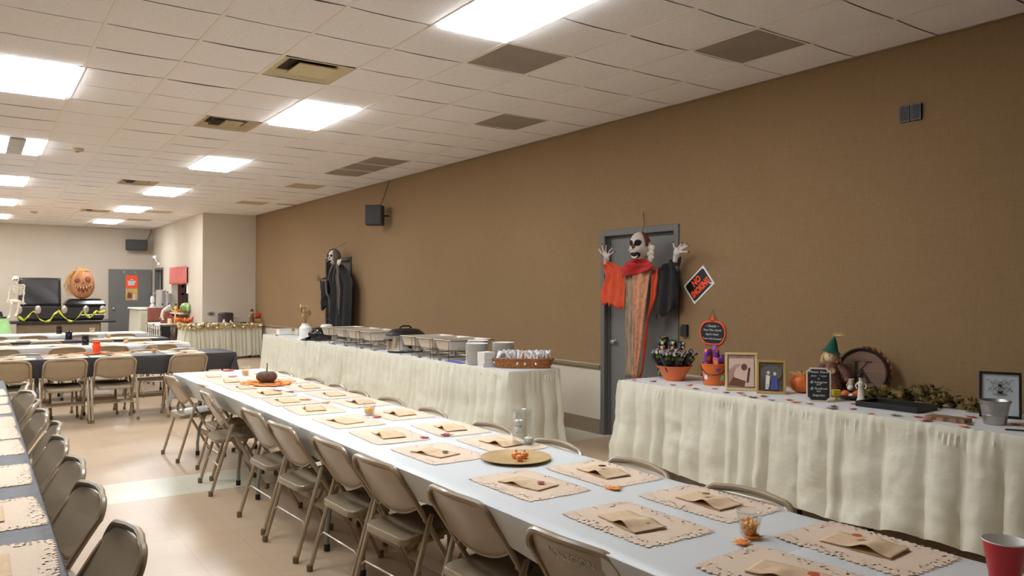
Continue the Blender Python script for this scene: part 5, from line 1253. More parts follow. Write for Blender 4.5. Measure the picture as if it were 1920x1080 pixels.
# small boxes
t = thing('black_wall_box', 'small black box on the brown wall right of the grey door', 'wall box', (WX, 5.03, 1.143)); fr = wf(5.03, 1.143)
plate(fr, .078, .112, 0, .03, 'black', 'body', t); G().ball(fr(-.028, .045, .031), .004, 8).build('indicator', 'white', t); rebase(t)
for y, lb in ((2.952, 'left of two dark square panels high on the brown wall'), (2.872, 'right of two dark square panels high on the brown wall')):
    t = thing('wall_panel_box', lb, 'wall box', (WX, y, 2.768), 0, 'dark wall panels'); fr = wf(y, 2.768)
    plate(fr, .074, .115, 0, .022, 'black', 'body', t); plate(fr, .058, .098, .022, .024, 'speaker', 'face', t); rebase(t)
def speaker(label, loc, rz, w, h, d, wall_pt, cord):
    t = thing('wall_speaker', label, 'speaker', loc, rz)
    G().box((0, 0, 0), (w, d, h), bev=.012).build('cabinet', 'speaker', t, smooth=False)
    G().box((0, -d/2-.006, 0), (w*.94, .014, h*.94), bev=.006).build('grille', 'speaker', t, smooth=False)
    R = Matrix.Rotation(-rz, 3, 'Z'); p = R @ (Vector(wall_pt)-Vector(loc))
    G().tube([(0, d/2-.03, 0), tuple(p)], .014, 8).build('bracket', 'black', t)
    G().tube([tuple(R @ (Vector(q)-Vector(loc))) for q in cord], .006, 6).build('cord', 'doordark', t)
speaker('grey loudspeaker angled out from the brown wall between the hanging figures', (5.22, 11.38, 2.70), radians(-38), .27, .32, .20, (WX+.01, 11.33, 2.70), [(5.32, 11.6, 2.78), (5.42, 11.52, 2.95), (5.425, 11.40, 3.12), (5.43, 11.3, 3.262)])
speaker('grey loudspeaker high on the far white wall above the grey door', (3.80, 24.28, 2.79), 0, .54, .30, .22, (3.8, YF+.01, 2.79), [(4.0, 24.36, 2.9), (4.12, 24.46, 3.0), (4.20, 24.47, 3.15), (4.21, 24.47, 3.262)])
t = thing('wall_lamp', 'small white bracket lamp in the corner above the kitchen doorway', 'wall lamp', (XS, 23.4, 2.36))
g = G(); g.box((-.03, 0, -.12), (.06, .10, .08), bev=.01); g.build('backplate', 'white', t, smooth=False)
for k in (-1, 1): G().tube([(-.05, 0, -.10), (-.10, k*.10, .02), (-.13, k*.17, .06)], .012, 7).build('arm', 'white', t); G().lathe([(.02, -.03), (.045, .04), (.04, .04), (0, -.02)], 12, (-.14, k*.18, .05), R=Matrix.Rotation(.8*k, 3, 'X')).build('lamp_head', 'white', t)
t = thing('wall_outlet', 'small grey outlet plate low on the corner wall above the tulle table', 'outlet', (4.44, YC-.001, .97))
G().prism(ell(0, 0, .085, .05, 20), -.014, 0, fr=lambda a, b, c: (a, c, b)).build('plate', 'greymetal', t, smooth=False); G().box((0, -.016, 0), (.05, .006, .03)).build('socket', 'black', t, smooth=False)

# ---- hanging clown prop in front of the grey door
X = 5.30
hy, hz = atX(1205, 461, X)
t = thing('clown_prop', 'hanging clown prop with white mask, red collar and orange rags at the grey door', 'hanging clown', (X, hy, hz))
yaw = radians(-78)
Hm = Matrix.Translation((X-.03, hy, hz)) @ Matrix.Rotation(yaw, 4, 'Z') @ Matrix.Rotation(radians(8), 4, 'X')
def hp(p): return tuple(Hm @ Vector(p))
# head: front -y
def headf(u, v):
    a = 2*pi*u; b = pi*v; sx, cx = sin(b), cos(b)
    x, y, z = .098*sx*sin(a), -.112*sx*cos(a), .135*cx
    f = max(0, cos(a))*sx
    if z < -.02: x *= 1-.9*(-z-.02); y -= .03*f*(1 if z > -.11 else .5)
    y -= .030*math.exp(-((x/.02)**2+((z-.005)/.028)**2))*f                       # nose
    y -= .020*math.exp(-(((abs(x)-.052)/.022)**2+((z+.03)/.03)**2))*f            # cheeks
    y += .030*math.exp(-(((abs(x)-.038)/.021)**2+((z-.033)/.02)**2))*f           # sockets
    y -= .016*math.exp(-(((abs(x)-.036)/.03)**2+((z-.066)/.014)**2))*f           # brows
    y += .050*math.exp(-((x/.05)**2+((z+.070)/.036)**2))*f                      # mouth hollow
    return hp((x, y, z))
h = G().grid(44, 34, headf).build('head', 'trunk', t, ang=80)
for sx in (-1, 1):
    G().ball(hp((sx*.038, -.083, .033)), .016, 12).build('eye', 'darkhole', h)
    g = G(); g.ball((0, 0, 0), (.012, .030, .042), 12); g.v = [hp((sx*.102+p[0], .01+p[1], -.01+p[2])) for p in g.v]; g.build('ear', 'trunk', h)
g = G(); g.ball((0, 0, 0), (.052, .034, .042), 16); g.v = [hp((p[0], -.090+p[1], -.070+p[2])) for p in g.v]; g.build('mouth', 'darkhole', h)
g = G()
for i in range(8): a = -1+2*i/7; g.lathe([(.006, .010), (.0055, -.004), (.002, -.014)], 7, hp((a*.038, -.118-.008*(1-a*a), -.040+.004*a*a)))
g.build('upper_teeth', 'bone', h); g = G()
for i in range(7): a = -1+2*i/6; g.lathe([(.002, .012), (.0055, .004), (.006, -.006)], 7, hp((a*.030, -.112-.006*(1-a*a), -.102+.012*a*a)))
g.build('lower_teeth', 'bone', h)
def patch(f, name, mt): G().grid(14, 10, f).build(name, mt, h, ang=80, sol=.004)
patch(lambda u, v: hp((.101*sin(.15+1.35*u+1.2*0)*(sin(.25+1.45*v)) if False else .102*sin(1.1+.75*u)*sin(.35+1.25*v), -.114*cos(1.1+.75*u)*sin(.35+1.25*v), .138*cos(.35+1.25*v))), 'hair_patch', 'maskred')
patch(lambda u, v: hp((-.102*sin(1.1+.75*u)*sin(.35+1.25*v), -.114*cos(1.1+.75*u)*sin(.35+1.25*v), .138*cos(.35+1.25*v))), 'hair_patch', 'maskred')
for (ax, az, b_, c_, mt, nm) in ((.038, .036, .030, .030, 'board', 'eye_paint'), (-.038, .036, .030, .030, 'board', 'eye_paint'), (0, .005, .02, .026, 'maskred', 'nose_paint')):
    def f(u, v, ax=ax, az=az, b_=b_, c_=c_):
        r_ = v; a = 2*pi*u; x = ax+b_*r_*cos(a); z = az+c_*r_*sin(a); bb = math.acos(max(-1, min(1, z/.135))); aa = math.asin(max(-1, min(1, x/(.098*max(.2, sin(bb))))))
        p = Vector(headf((aa/(2*pi)) % 1, bb/pi)); q = Vector(headf((aa/(2*pi)) % 1, bb/pi)); o = (Hm @ Vector((0, -1, 0, 0)) if False else (Hm.to_3x3() @ Vector((0, -1, 0)))); return tuple(p+o*.0025)
    G().grid(18, 4, f).build(nm, mt, h, ang=80)
G().tube([hp((0, .05, .13)), (X+.02, hy+.0, hz+.22), (WX-.004, 5.589, 2.282)], .004, 6).build('hanging_cord', 'wood', t)
G().ball((WX-.006, 5.589, 2.285), .009, 8).build('nail', 'steel', t)
c = sheet(PX([(1186, 487), (1172, 497), (1171, 512), (1173, 520)], X), PX([(1222, 486), (1234, 496), (1236, 500), (1228, 507)], X), X-.05, .03, 3, seed=1); c.build('red_collar', 'clownred', t, sol=.006, ang=70)
c = sheet(PX([(1131, 489), (1138, 520), (1130, 545), (1132, 563)], X), PX([(1145, 491), (1172, 502), (1176, 540), (1174, 574)], X), X-.02, .018, 6, seed=2, rag=.05); c.build('orange_sleeve', 'cloorange', t, sol=.004, ang=70)
c = sheet(PX([(1223, 505), (1222, 560), (1212, 620), (1205, 700), (1198, 708)], X+.02), PX([(1237, 503), (1231, 560), (1216, 600), (1212, 650), (1203, 706)], X+.02), X+.01, .012, 3, seed=3); c.build('orange_strip', 'cloorange', t, sol=.003, ang=70)
c = sheet(PX([(1173, 515), (1175, 570), (1175, 640), (1174, 708)], X), PX([(1193, 510), (1191, 570), (1191, 640), (1190, 708)], X), X-.01, .008, 4, seed=4); c.build('grey_gauze_strip', 'clogrey', t, sol=.003, ang=70)
c = sheet(PX([(1190, 512), (1190, 570), (1189, 640), (1189, 708)], X), PX([(1224, 502), (1215, 570), (1207, 640), (1197, 708)], X), X-.02, .010, 4, seed=5); c.build('peach_gauze_strip', 'clostrip', t, sol=.003, ang=70)
c = sheet(PX([(1236, 502), (1230, 540), (1228, 575), (1227, 590)], X), PX([(1262, 486), (1270, 520), (1270, 560), (1266, 570)], X), X+.0, .025, 4, seed=6, rag=.06); c.build('black_sleeve', 'cloblack', t, sol=.005, ang=70)
c = sheet(PX([(1256, 498), (1252, 500)], X), PX([(1276, 482), (1272, 498)], X), X-.0, .01, 2, seed=7); c.build('black_cuff', 'cloblack', t, sol=.02, ang=70)
hand('left_glove_hand', t, (1137, 492), (1139, 483), [(1126, 466), (1133, 459), (1141, 459), (1153, 464), (1156, 472)], .045, 'boned', X-.01, -.03)
hand('right_glove_hand', t, (1267, 487), (1271, 474), [(1267, 455), (1283, 456), (1291, 457), (1295, 461), (1295, 472)], .048, 'boned', X-.01, -.03)
g = G(); r = random.Random(3)
for k in range(9): a, b = r.uniform(-.04, .05), r.uniform(-.10, .05); g.ball((X-.0, hy-.115+a*.5, hz-.05+b), (.025, .03, .03), 8)
g.build('white_hair_tuft', 'bone', t)
rebase(t)

# ---- hanging reaper prop in front of the dark far door
X = 5.24
hy, hz = atX(628, 482, X)
t = thing('reaper_prop', 'hanging skeletal reaper prop in black ragged robe before the dark door', 'hanging reaper', (X, hy, hz))
Hm = Matrix.Translation((X-.03, hy, hz)) @ Matrix.Rotation(radians(-72), 4, 'Z')
def hp2(p): return tuple(Hm @ Vector(p))
def skullf(u, v):
    a = 2*pi*u; b = pi*v; s_, c_ = sin(b), cos(b); x, y, z = .085*s_*sin(a), -.10*s_*cos(a), .125*c_; f = max(0, cos(a))*s_
    if z < -.03: x *= .78; y = y*.9-.01*f
    y += .035*math.exp(-(((abs(x)-.036)/.02)**2+((z-.02)/.022)**2))*f; y += .03*math.exp(-((x/.016)**2+((z+.022)/.02)**2))*f; y += .03*math.exp(-((x/.035)**2+((z+.075)/.014)**2))*f
    return hp2((x, y, z))
h = G().grid(36, 28, skullf).build('skull', 'bone', t, ang=80)
for sx in (-1, 1): G().ball(hp2((sx*.036, -.078, .02)), .021, 10).build('eye_socket', 'darkhole', h)
G().ball(hp2((0, -.088, -.022)), .013, 10).build('nose_hole', 'darkhole', h)
g = G(); g.ball((0, 0, 0), (.034, .02, .017), 12); g.v = [hp2((p[0], -.082+p[1], -.078+p[2])) for p in g.v]; g.build('mouth_hole', 'darkhole', h)
def hood(u, v):
    a = pi*.26+2*pi*.74*u if False else pi*.22+(2*pi-pi*.44)*u; b = .02+(pi*.62)*v; k = 1.16
    return hp2((.10*k*sin(b)*sin(a), -.10*k*sin(b)*cos(a)+.012, .135*cos(b)+.012 if v < .9 else .135*cos(b)-.02*sin(u*30)))
G().grid(28, 14, hood).build('hood', 'greygauze', t, sol=.008, ang=70)
c = sheet(PX([(625, 497), (614, 525), (616, 560), (615, 600), (616, 622)], X), PX([(638, 496), (650, 510), (658, 530), (658, 575), (658, 622)], X), X, .05, 7, seed=11, rag=.05, nu=30); c.build('robe', 'cloblack', t, sol=.01, ang=70)
c = sheet(PX([(604, 525), (604, 548), (605, 572), (606, 578)], X), PX([(620, 516), (618, 545), (614, 560), (613, 572)], X), X-.03, .03, 4, seed=12, rag=.06); c.build('sleeve', 'cloblack', t, sol=.008, ang=70)
for i, (a, b, w) in enumerate(((([(624, 496), (619, 510), (615, 526)]), 2, .018), ([(629, 498), (626, 515), (624, 532)], 2, .014), ([(633, 495), (635, 520), (637, 545), (636, 590)], 2, .03), ([(632, 515), (634, 545), (634, 580)], 2, .022), ([(611, 527), (613, 548), (617, 560), (619, 585)], 2, .02))):
    G().tube([(X-.085-.01*(k % 2), *atX(px, py, X-.085)) for k, (px, py) in enumerate(a)], [w, w*.8, w*.7, w*.25][:len(a)] if len(a) > 3 else [w, w*.7, w*.3], 6, flat=.4).build('gauze_strand', 'greygauze', t)
c = sheet(PX([(640, 488), (639, 495), (639, 500)], X), PX([(648, 486), (646, 492), (641, 501)], X), X-.08, .01, 2, seed=13); c.build('collar_bone_scrap', 'bone', t, sol=.006)
w_ = (X-.05, *atX(604, 526, X-.05))
hg = G(); hg.ball(w_, (.02, .03, .03), 10); hg.tube([w_, (X-.03, *atX(616, 525, X-.03))], [.018, .022], 8)
for px, py in ((591, 518), (592, 522), (593, 526), (597, 528), (596, 514)):
    q = Vector((X-.09, *atX(px, py, X-.09))); m_ = (Vector(w_)*.5+q*.5)+Vector((-.03, 0, .015)); hg.tube([w_, m_, q], [.009, .007, .003], 6)
hg.build('bony_hand', 'wood', t)
G().tube([hp2((0, .02, .14)), (WX-.004, hy-.02, hz+.26)], .003, 5).build('hanging_cord', 'wood', t)
rebase(t)

# ================================================================== FAR END
# tulle skirted table in the corner
table(4.55, 18.03, pi/2, 'folding table under the tulle skirt in the far corner', None, .88, .85)
g = G(); g.prism([(3.74, 17.70), (5.36, 17.70), (5.36, 18.36), (3.74, 18.36)], .722, .758); single(g, 'table_cover', 'skirttop', 'pale cover on the tulle-skirted corner table', 'table cover', smooth=False)
skirt([(3.74, 18.36), (3.74, 17.70), (5.36, 17.70)], .759, .04, 31, .09, 'table_skirt', 'tulle', 'pale cream tulle skirt with gold leaf trim round the corner table', pleat=.09, amp=.03)
g = G(); r = random.Random(31)
for k in range(420):
    d = r.random()*2.3
    x, y = (3.74-.03, 18.36-d) if d < .66 else (3.74+(d-.66)-.02, 17.67)
    sz = .04+.05*r.random(); R = Matrix.Rotation(r.random()*6, 3, Vector((r.random(), r.random(), r.random()+.01)).normalized()); c_ = Vector((x+r.uniform(-.03, .03), y+r.uniform(-.05, .02), .79-.13*r.random()))
    g.add([R @ Vector((px*sz, py*sz, 0))+c_ for px, py in LEAF], [tuple(range(len(LEAF)))], k % 2)
single(g, 'leaf_garland', ['straw', 'goldl'], 'gold leaf garland draped round the top of the tulle skirt', 'garland', sol=.001, kind='stuff')
for k in range(9):
    x = 3.8+1.5*((k*7 % 9)/8.); z = .70+.06*((k*5) % 3)/2
    single(G().ball((0, 0, 0), .010, 8), 'fairy_light', lampmat('fairy', 1.6, (1, .82, .5, 1)) if k == 0 else bpy.data.materials['fairy'], 'tiny warm fairy light bulb in the gold leaf garland on the tulle table', 'fairy light', (x, 17.615, z), group='fairy lights in the gold garland')
zt = .7595
def tp(px, Y): return (atY(px, 600, Y)[0], Y)
x, y = tp(423, 18.0)
t = thing('slow_cooker', 'dark brown round slow cooker with pale handle on the tulle table', 'slow cooker', (x, y, zt))
G().lathe([(0, 0), (.16, 0), (.165, .01), (.165, .20), (.172, .21), (.172, .225), (.165, .23), (0, .23)], 32).build('body', mat('cooker_maroon', s(70, 48, 46), .3), t)
G().lathe([(.16, .23), (.15, .245), (.03, .258), (0, .258)], 32).build('lid', 'black', t); G().box((.25, 0, .13), (.20, .05, .02), bev=.006).build('handle', 'straw', t, smooth=False)
x, y = tp(396, 17.95)
for px, h, rr_, mt, nm, lb in ((383, .07, .012, 'steel', 'shaker', 'small steel shaker at the left of the tulle table'), (388, .05, .012, 'black', 'shaker', 'small dark shaker beside the steel one on the tulle table'), (420, .11, .03, 'white', 'white_figure', 'small white bottle figure before the slow cooker'), (433, .10, .03, 'steel', 'ladle_rest', 'small silver pot before the slow cooker')):
    x, y = tp(px, 17.80); single(G().lathe([(0, 0), (rr_, 0), (rr_*1.1, h*.5), (rr_*.5, h*.75), (rr_*.6, h*.9), (0, h)], 14), nm, mt, lb, 'tableware', (x, y, zt))
x, y = tp(455, 18.15); single(G().box((0, 0, .012), (.30, .18, .024), bev=.005), 'black_tray', 'black', 'flat black tray on the tulle table right of the slow cooker', 'tray', (x, y, zt), smooth=False)
x, y = tp(415, 17.82); single(G().box((0, 0, .014), (.30, .12, .028), bev=.01), 'folded_napkins', 'paperw', 'stack of white folded napkins at the front of the tulle table', 'napkins', (x, 17.82, zt), smooth=False)
x, y = tp(482, 18.12); single(G().box((0, 0, .05), (.34, .20, .10), bev=.03), 'straw_bale', 'straw', 'little straw bale carrying the red pumpkin on the tulle table', 'straw bale', (x, y, zt), smooth=False)
x, y = tp(483, 18.12); pumpkin('glossy red-orange pumpkin on the little straw bale, tulle table', (x, y, zt+.098), .115, .15, 'pumpkinred', 10, .03, .01)
x, y = tp(471, 18.0); t = thing('scarecrow_figure', 'small scarecrow figure with brown hat beside the red pumpkin, tulle table', 'figurine', (x, y-.04, zt))
G().lathe([(0, 0), (.05, 0), (.055, .08), (.035, .19), (.02, .22), (0, .222)], 14).build('body', 'plaid', t); hd = G().ball((0, 0, .25), .04, 12).build('head', 'skin', t)
G().lathe([(.065, .27), (.062, .277), (.035, .28), (.03, .32), (0, .325)], 14).build('hat', 'pumpkinbrown', t)
for sx in (-1, 1): G().tube([(sx*.035, 0, .18), (sx*.08, -.01, .14)], [.018, .014], 8).build('arm', 'straw', t)

# autumn table along the kitchen wall
AX0, AX1, AY0, AY1 = 3.46, 4.20, 18.92, 20.72
table((AX0+AX1)/2, (AY0+AY1)/2, 0, 'brown-topped folding table with autumn leaves along the kitchen wall')
za = .724
g = G(); g.box((AX1-.30, AY0-.008, .50), (.14, .008, .42)); g.box((AX0+.10, AY0-.008, .50), (.20, .008, .42)); single(g, 'black_cloth', 'cloblack', 'black cloth hanging at the near end of the autumn leaf table', 'cloth', smooth=False) if False else single(G().box((0, 0, 0), (.20, .006, .44)), 'black_cloth', 'cloblack', 'black cloth flap hanging at the near end of the autumn leaf table', 'cloth', (AX0+.11, AY0-.012, .50), smooth=False)
def rf(u, v):
    w_ = .42*v
    return (AX0+.50-.505*min(1, v/.55) if v < .55 else AX0-.008-.012*sin(u*9), AY0+.05+1.45*u, za+.004 if v < .55 else za+.004-(v-.55)/.45*.44)
t = thing('skeleton_runner', 'white runner printed with black skeletons hanging over the autumn leaf table', 'table runner', (AX0, AY0, za))
G().grid(20, 20, rf).build('cloth', 'paperw', t, sol=.002)
for k in range(6):
    yc = AY0+.16+.245*k; g = G(); 
    for a, b, w, h in ((0, .165, .05, .055), (0, .10, .022, .07), (0, .085, .085, .018), (0, .055, .07, .014), (-.018, -.02, .016, .12), (.018, -.02, .016, .12), (-.045, .06, .012, .11), (.045, .06, .012, .11)): g.box((AX0-.026, yc+a, za-.22+b), (.004, w, h))
    g.build('skeleton_print', 'black', t, smooth=False)
rebase(t)
g = G(); r = random.Random(41)
for k in range(260):
    q = r.random(); x = AX0+.3+r.random()*.42; y = AY0+.06+1.6*q; sz = .06+.07*r.random(); R = Matrix.Rotation(r.random()*6, 3, Vector((r.random(), r.random(), r.random()+.01)).normalized())
    vs = [R @ Vector((px*sz, py*sz, 0)) for px, py in LEAF]; lo = min(v.z for v in vs); zc = za+.008-lo+.09*r.random()*r.random()
    g.add([(v.x+x, v.y+y, v.z+zc) for v in vs], [tuple(range(len(LEAF)))], k % 3)
single(g, 'autumn_leaves', ['leafred', 'pumpkinred', 'leafmix'], 'heap of red and orange autumn leaves along the table by the kitchen hatch', 'leaves', sol=.001, kind='stuff')
x, y = atY(318, 600, 19.35)[0], 19.35; single(G().lathe([(0, 0), (.045, 0), (.045, .115), (.04, .12), (0, .112)], 20), 'pillar_candle', 'candlecream', 'cream pillar candle among the autumn leaves', 'candle', (x, y, za+.006))
x, y = atY(311, 600, 19.62)[0], 19.62; g = G(); g.box((0, 0, .08), (.22, .14, .16), bev=.01); single(g, 'brown_box', 'brown', 'reddish brown box standing behind the cream candle', 'box', (x, y, za), smooth=False)
t = thing('skeleton_animal', 'pale bony skeleton animal arching over the autumn leaves', 'skeleton animal', (x, 19.25, za))
x0 = atY(304, 600, 19.2)[0]; x1 = atY(329, 600, 19.2)[0]; zz = lambda py: atY(316, py, 19.2)[1]
P = [(x0+.02, zz(600)), (x0-.01, zz(590)), (x0+.02, zz(582)), (x0+.10, zz(577)), (x0+.17, zz(577)), ((x0+x1)/2+.05, zz(581)), (x1-.03, zz(584))]
G().tube([(a, 19.2, b) for a, b in P], [.022, .026, .03, .03, .026, .02, .012], 8).build('spine', 'bone', t)
for k in range(7):
    a = P[1+k//2] if k < 8 else P[3]; b = P[2+k//2] if k//2+2 < len(P) else P[-1]; q = (k % 2)*.5; cx, cz = a[0]*(1-q)+b[0]*q, a[1]*(1-q)+b[1]*q
    G().tube([(cx+.05*cos(j*.6), 19.2+.06*sin(j*.7), cz-.02-.012*j) for j in range(6)], .006, 5).build('rib', 'bone', t)
hd = G().ball((x0+.15, 19.14, zz(574)), (.05, .045, .035), 12).build('skull', 'bone', t); G().ball((x0+.17, 19.10, zz(573)), .012, 8).build('eye_socket', 'darkhole', hd)
for dx in (0, .03): G().tube([(x1-.04, 19.2+dx, zz(584)), (x1+.0, 19.2+dx, zz(590)), (x1-.02, 19.2+dx, za+.01)], [.012, .012, .009], 6).build('leg', 'bone', t)
rebase(t)
# raised counter with the urns
UX0, UX1, UY0, UY1, UZ = 3.36, 4.18, 20.95, 22.45, 1.06
t = thing('serving_counter', 'raised white-draped counter carrying the coffee urns by the kitchen doorway', 'counter', ((UX0+UX1)/2, (UY0+UY1)/2, 0))
G().box(((UX0+UX1)/2, (UY0+UY1)/2, UZ-.02), (UX1-UX0+.10, UY1-UY0+.08, .04), bev=.01).build('counter_top', 'white', t, smooth=False)
def cw(u, v):
    P = [(UX0, UY1), (UX0, UY0), (UX1, UY0)]; L1 = UY1-UY0; L2 = UX1-UX0; d = u*(L1+L2); w = .018*sin(d*38)*v+.03*v
    return (UX0-w, UY1-d, (UZ-.04)*(1-v)+.02) if d < L1 else (UX0+(d-L1), UY0-w, (UZ-.04)*(1-v)+.02)
G().grid(90, 8, cw).build('cream_drape', 'tulle', t, sol=.003, ang=70); rebase(t)
t = thing('red_cloth', 'dark red cloth covering the front of the raised counter', 'cloth', ((UX0+UX1)/2, UY0, UZ))
def rc(u, v): return (UX0+.16+.60*u, UY0+.35-.395*min(1, v*2) if v < .5 else UY0-.065-.01*sin(u*20)*(v-.5), UZ+.004 if v < .5 else UZ+.004-.34*(v-.5)*2)
G().grid(20, 16, rc).build('cloth', mat('counter_cloth', s(150, 88, 76), .8), t, sol=.003); rebase(t)
for px, r_, h, lb in ((302, .125, .46, 'tall stainless coffee urn with black spigot on the raised counter'), (324, .10, .38, 'second stainless coffee urn nearer the kitchen wall')):
    x = atY(px, 560, 21.5)[0]; x = min(x, UX1-r_+.02); t = thing('coffee_urn', lb, 'coffee urn', (x, 21.5, UZ))
    G().lathe([(0, 0), (r_*.9, 0), (r_*.9, .03), (r_, .04), (r_, h*.92), (r_*1.03, h*.93), (r_*1.03, h*.95), (r_*.8, h*.98), (r_*.2, h), (0, h)], 28).build('body', 'urn', t)
    G().box((0, -r_-.025, .09), (.03, .06, .03), bev=.005).build('spigot', 'black', t, smooth=False); G().lathe([(0, 0), (.02, 0), (.018, .03), (0, .035)], 10, (0, 0, h)).build('lid_knob', 'black', t)
    for sx in (-1, 1): G().box((sx*(r_+.02), 0, h*.8), (.04, .06, .03), bev=.006).build('handle', 'urn', t, smooth=False)
x = atY(286, 560, 21.2)[0]; t = thing('white_dispenser', 'white dispenser bottle with silver top left of the coffee urn', 'dispenser', (x, 21.2, UZ))
G().lathe([(0, 0), (.06, 0), (.06, .07), (.03, .09), (.03, .12)], 18).build('base', 'white', t); G().lathe([(.03, .12), (.05, .14), (.05, .25), (.03, .30), (0, .305)], 18).build('top', 'white', t)
# hatch: valance curtain, note, shelf, things on the sill
t = thing('valance_curtain', 'short pink gathered curtain hanging over the kitchen hatch', 'curtain', (XS-.04, 20.77, 2.06))
def cv(u, v): return (XS-.05-.018*sin(u*46)*(.4+.6*v), 19.80+1.95*u, 2.09-.43*v+.012*sin(u*46+1)*(v == 0)+.01*sin(u*14)*v)
G().grid(90, 8, cv).build('cloth', 'curtain', t, ang=70, sol=.002); G().tube([(XS-.05, 19.72, 2.06), (XS-.05, 21.84, 2.06)], .009, 8).build('rod', 'curtain', t); rebase(t)
single(G().box((0, 0, 0), (.002, .30, .26)), 'paper_note', 'paperw', 'white paper taped to the right edge of the kitchen hatch', 'paper', (XS-.004, 19.88, 1.56), smooth=False)
t = thing('kitchen_shelf', 'maroon shelf unit seen inside the kitchen hatch', 'shelf', (5.6, 24.0, 0))
for z in (1.40, 1.62): G().box((5.4, 23.6, z), (1.2, .5, .06)).build('shelf_board', 'maroon', t, smooth=False)
for x in (4.85, 5.95): G().box((x, 23.6, .83), (.06, .5, 1.66)).build('side_panel', 'maroon', t, smooth=False)
rebase(t)
t = thing('kitchen_cabinet', 'pale grey cabinet inside the kitchen hatch', 'cabinet', (5.5, 22.6, 0))
G().box((5.7, 22.7, 1.0), (.7, .9, 2.0), bev=.01).build('body', 'vent', t, smooth=False); G().box((5.34, 22.7, 1.0), (.02, .8, 1.9)).build('door', 'wallwhite', t, smooth=False); rebase(t)
zs = WIN[2]+.001
def sl(px, X=4.17): return atX(px, 575, X)[0]
t = thing('yellow_bottle', 'yellow squeeze bottle with dark cap on the hatch sill', 'bottle', (4.17, sl(330), zs)); G().lathe([(0, 0), (.04, 0), (.042, .12), (.02, .16)], 16).build('body', 'yellow', t); G().lathe([(.02, .16), (.018, .21), (0, .215)], 12).build('cap', 'black', t)
t = thing('orange_dish', 'orange bowl on the hatch sill between bottle and melon', 'bowl', (4.17, sl(338), zs)); G().lathe([(0, 0), (.06, 0), (.12, .08), (.115, .08), (.055, .01), (0, .01)], 24).build('body', 'orangeb', t)
G().ball((0, 0, .05), (.09, .09, .03), 12).build('contents', 'orange', t)
single(G().ball((0, 0, .125), (.13, .14, .125), 20), 'watermelon', 'melon', 'green striped melon on the kitchen hatch sill', 'melon', (4.16, sl(349), zs))

# door poster
fr = lambda u, v, w: (3.70+u, YF-.0865-w, 1.575+v)
t = thing('door_poster', 'orange ghost and haunted house poster hanging on the far grey door', 'poster', (3.70, YF-.087, 1.2))
for a, b, mt, nm in ((.17, .55, 'signorange', 'upper_panel'), (-.19, .2, 'gold', 'lower_panel')):
    G().box(fr(0, a, .0), (.31, .004, .36 if a > 0 else .34)).build(nm, mt, t, smooth=False)
def fp(pts, c, sc, mt, nm, w=.003): n = len(pts); G().add([fr(c[0]+a*sc, c[1]+b*sc, w) for a, b in pts], [tuple(range(n))]).build(nm, mt, t, smooth=False, sol=.0006)
fp([(-.5, -.4), (-.25, -.5), (0, -.42), (.3, -.5), (.42, -.1), (.6, .15), (.25, .2), (.15, .45), (-.15, .45), (-.25, .2), (-.6, .15), (-.45, -.1)], (0, .16), .2, 'paleb', 'ghost_print')
fp(ell(-.12, .2, .06, .08), (0, .16), .2, 'black', 'ghost_eye', .005); fp(ell(.1, .2, .06, .08), (0, .16), .2, 'black', 'ghost_eye', .005)
fp([(-.4, -.5), (-.4, .1), (-.2, .5), (0, .1), (0, .3), (.2, .3), (.2, -.5)], (-.03, -.20), .2, 'maskred', 'house_print'); fp(ell(0, 0, .3, .3), (.10, -.09), .12, 'yellow', 'moon_print'); fp([(-.2, -.5), (.2, -.5), (.15, .3), (-.1, .4)], (.06, -.24), .18, 'paleb', 'tombstone_print')
rebase(t)

# coffin on its stand
CY = 22.75
def cx_(px): return atY(px, 560, CY)[0]
def cz_(py): return atY(100, py, CY)[1]
x0, x1 = cx_(30), cx_(196)
t = thing('display_stand', 'long dark stand with grey-brown drape under the black coffin', 'stand', ((x0+x1)/2, CY, 0))
G().box(((x0+x1)/2+.05, CY+.1, .70), (x1-x0+.35, .85, .06), bev=.01).build('stand_top', 'casket', t, smooth=False)
g = G()
def bd(u, v): return (x0-.0+(x1-x0-.12)*u, CY-.24-.02*sin(u*60)*v-.02*v, .67*(1-v)+.01)
G().grid(100, 6, bd).build('drape', 'bier', t, sol=.004, ang=70)
for x in (x0+.1, x1-.1): G().box((x, CY+.25, .335), (.06, .3, .67)).build('leg', 'casket', t, smooth=False)
rebase(t)
zb = .731
t = thing('coffin', 'black prop coffin with open lid and silver oval handles against the far wall', 'coffin', ((x0+x1)/2, CY, zb))
xb0, xb1 = cx_(33), cx_(193)
g = G()
def ring_(ix, iy, z): return [(xb0+ix, CY-.25+iy, z), (xb1-ix, CY-.25+iy, z), (xb1-ix, CY+.37-iy, z), (xb0+ix, CY+.37-iy, z)]
rr_ = [ring_(.05, .04, zb), ring_(0, 0, zb+.06), ring_(0, 0, zb+.34), ring_(.02, .02, zb+.36), ring_(.04, .04, zb+.34)]
g.add([p for q in rr_ for p in q], [(k*4+j, k*4+(j+1) % 4, (k+1)*4+(j+1) % 4, (k+1)*4+j) for k in range(4) for j in range(4)]+[(3, 2, 1, 0), (16, 17, 18, 19)]); g.build('body', 'casket', t, smooth=False)
xm = cx_(120); l = G()
def lidring(ix, iy, z): return [(xm+ix, CY-.27+iy, z), (xb1+.03-ix, CY-.27+iy, z), (xb1+.03-ix, CY+.39-iy, z), (xm+ix, CY+.39-iy, z)]
rr_ = [lidring(0, 0, zb+.36), lidring(0, 0, zb+.42), lidring(.05, .08, zb+.50), lidring(.12, .18, zb+.55)]
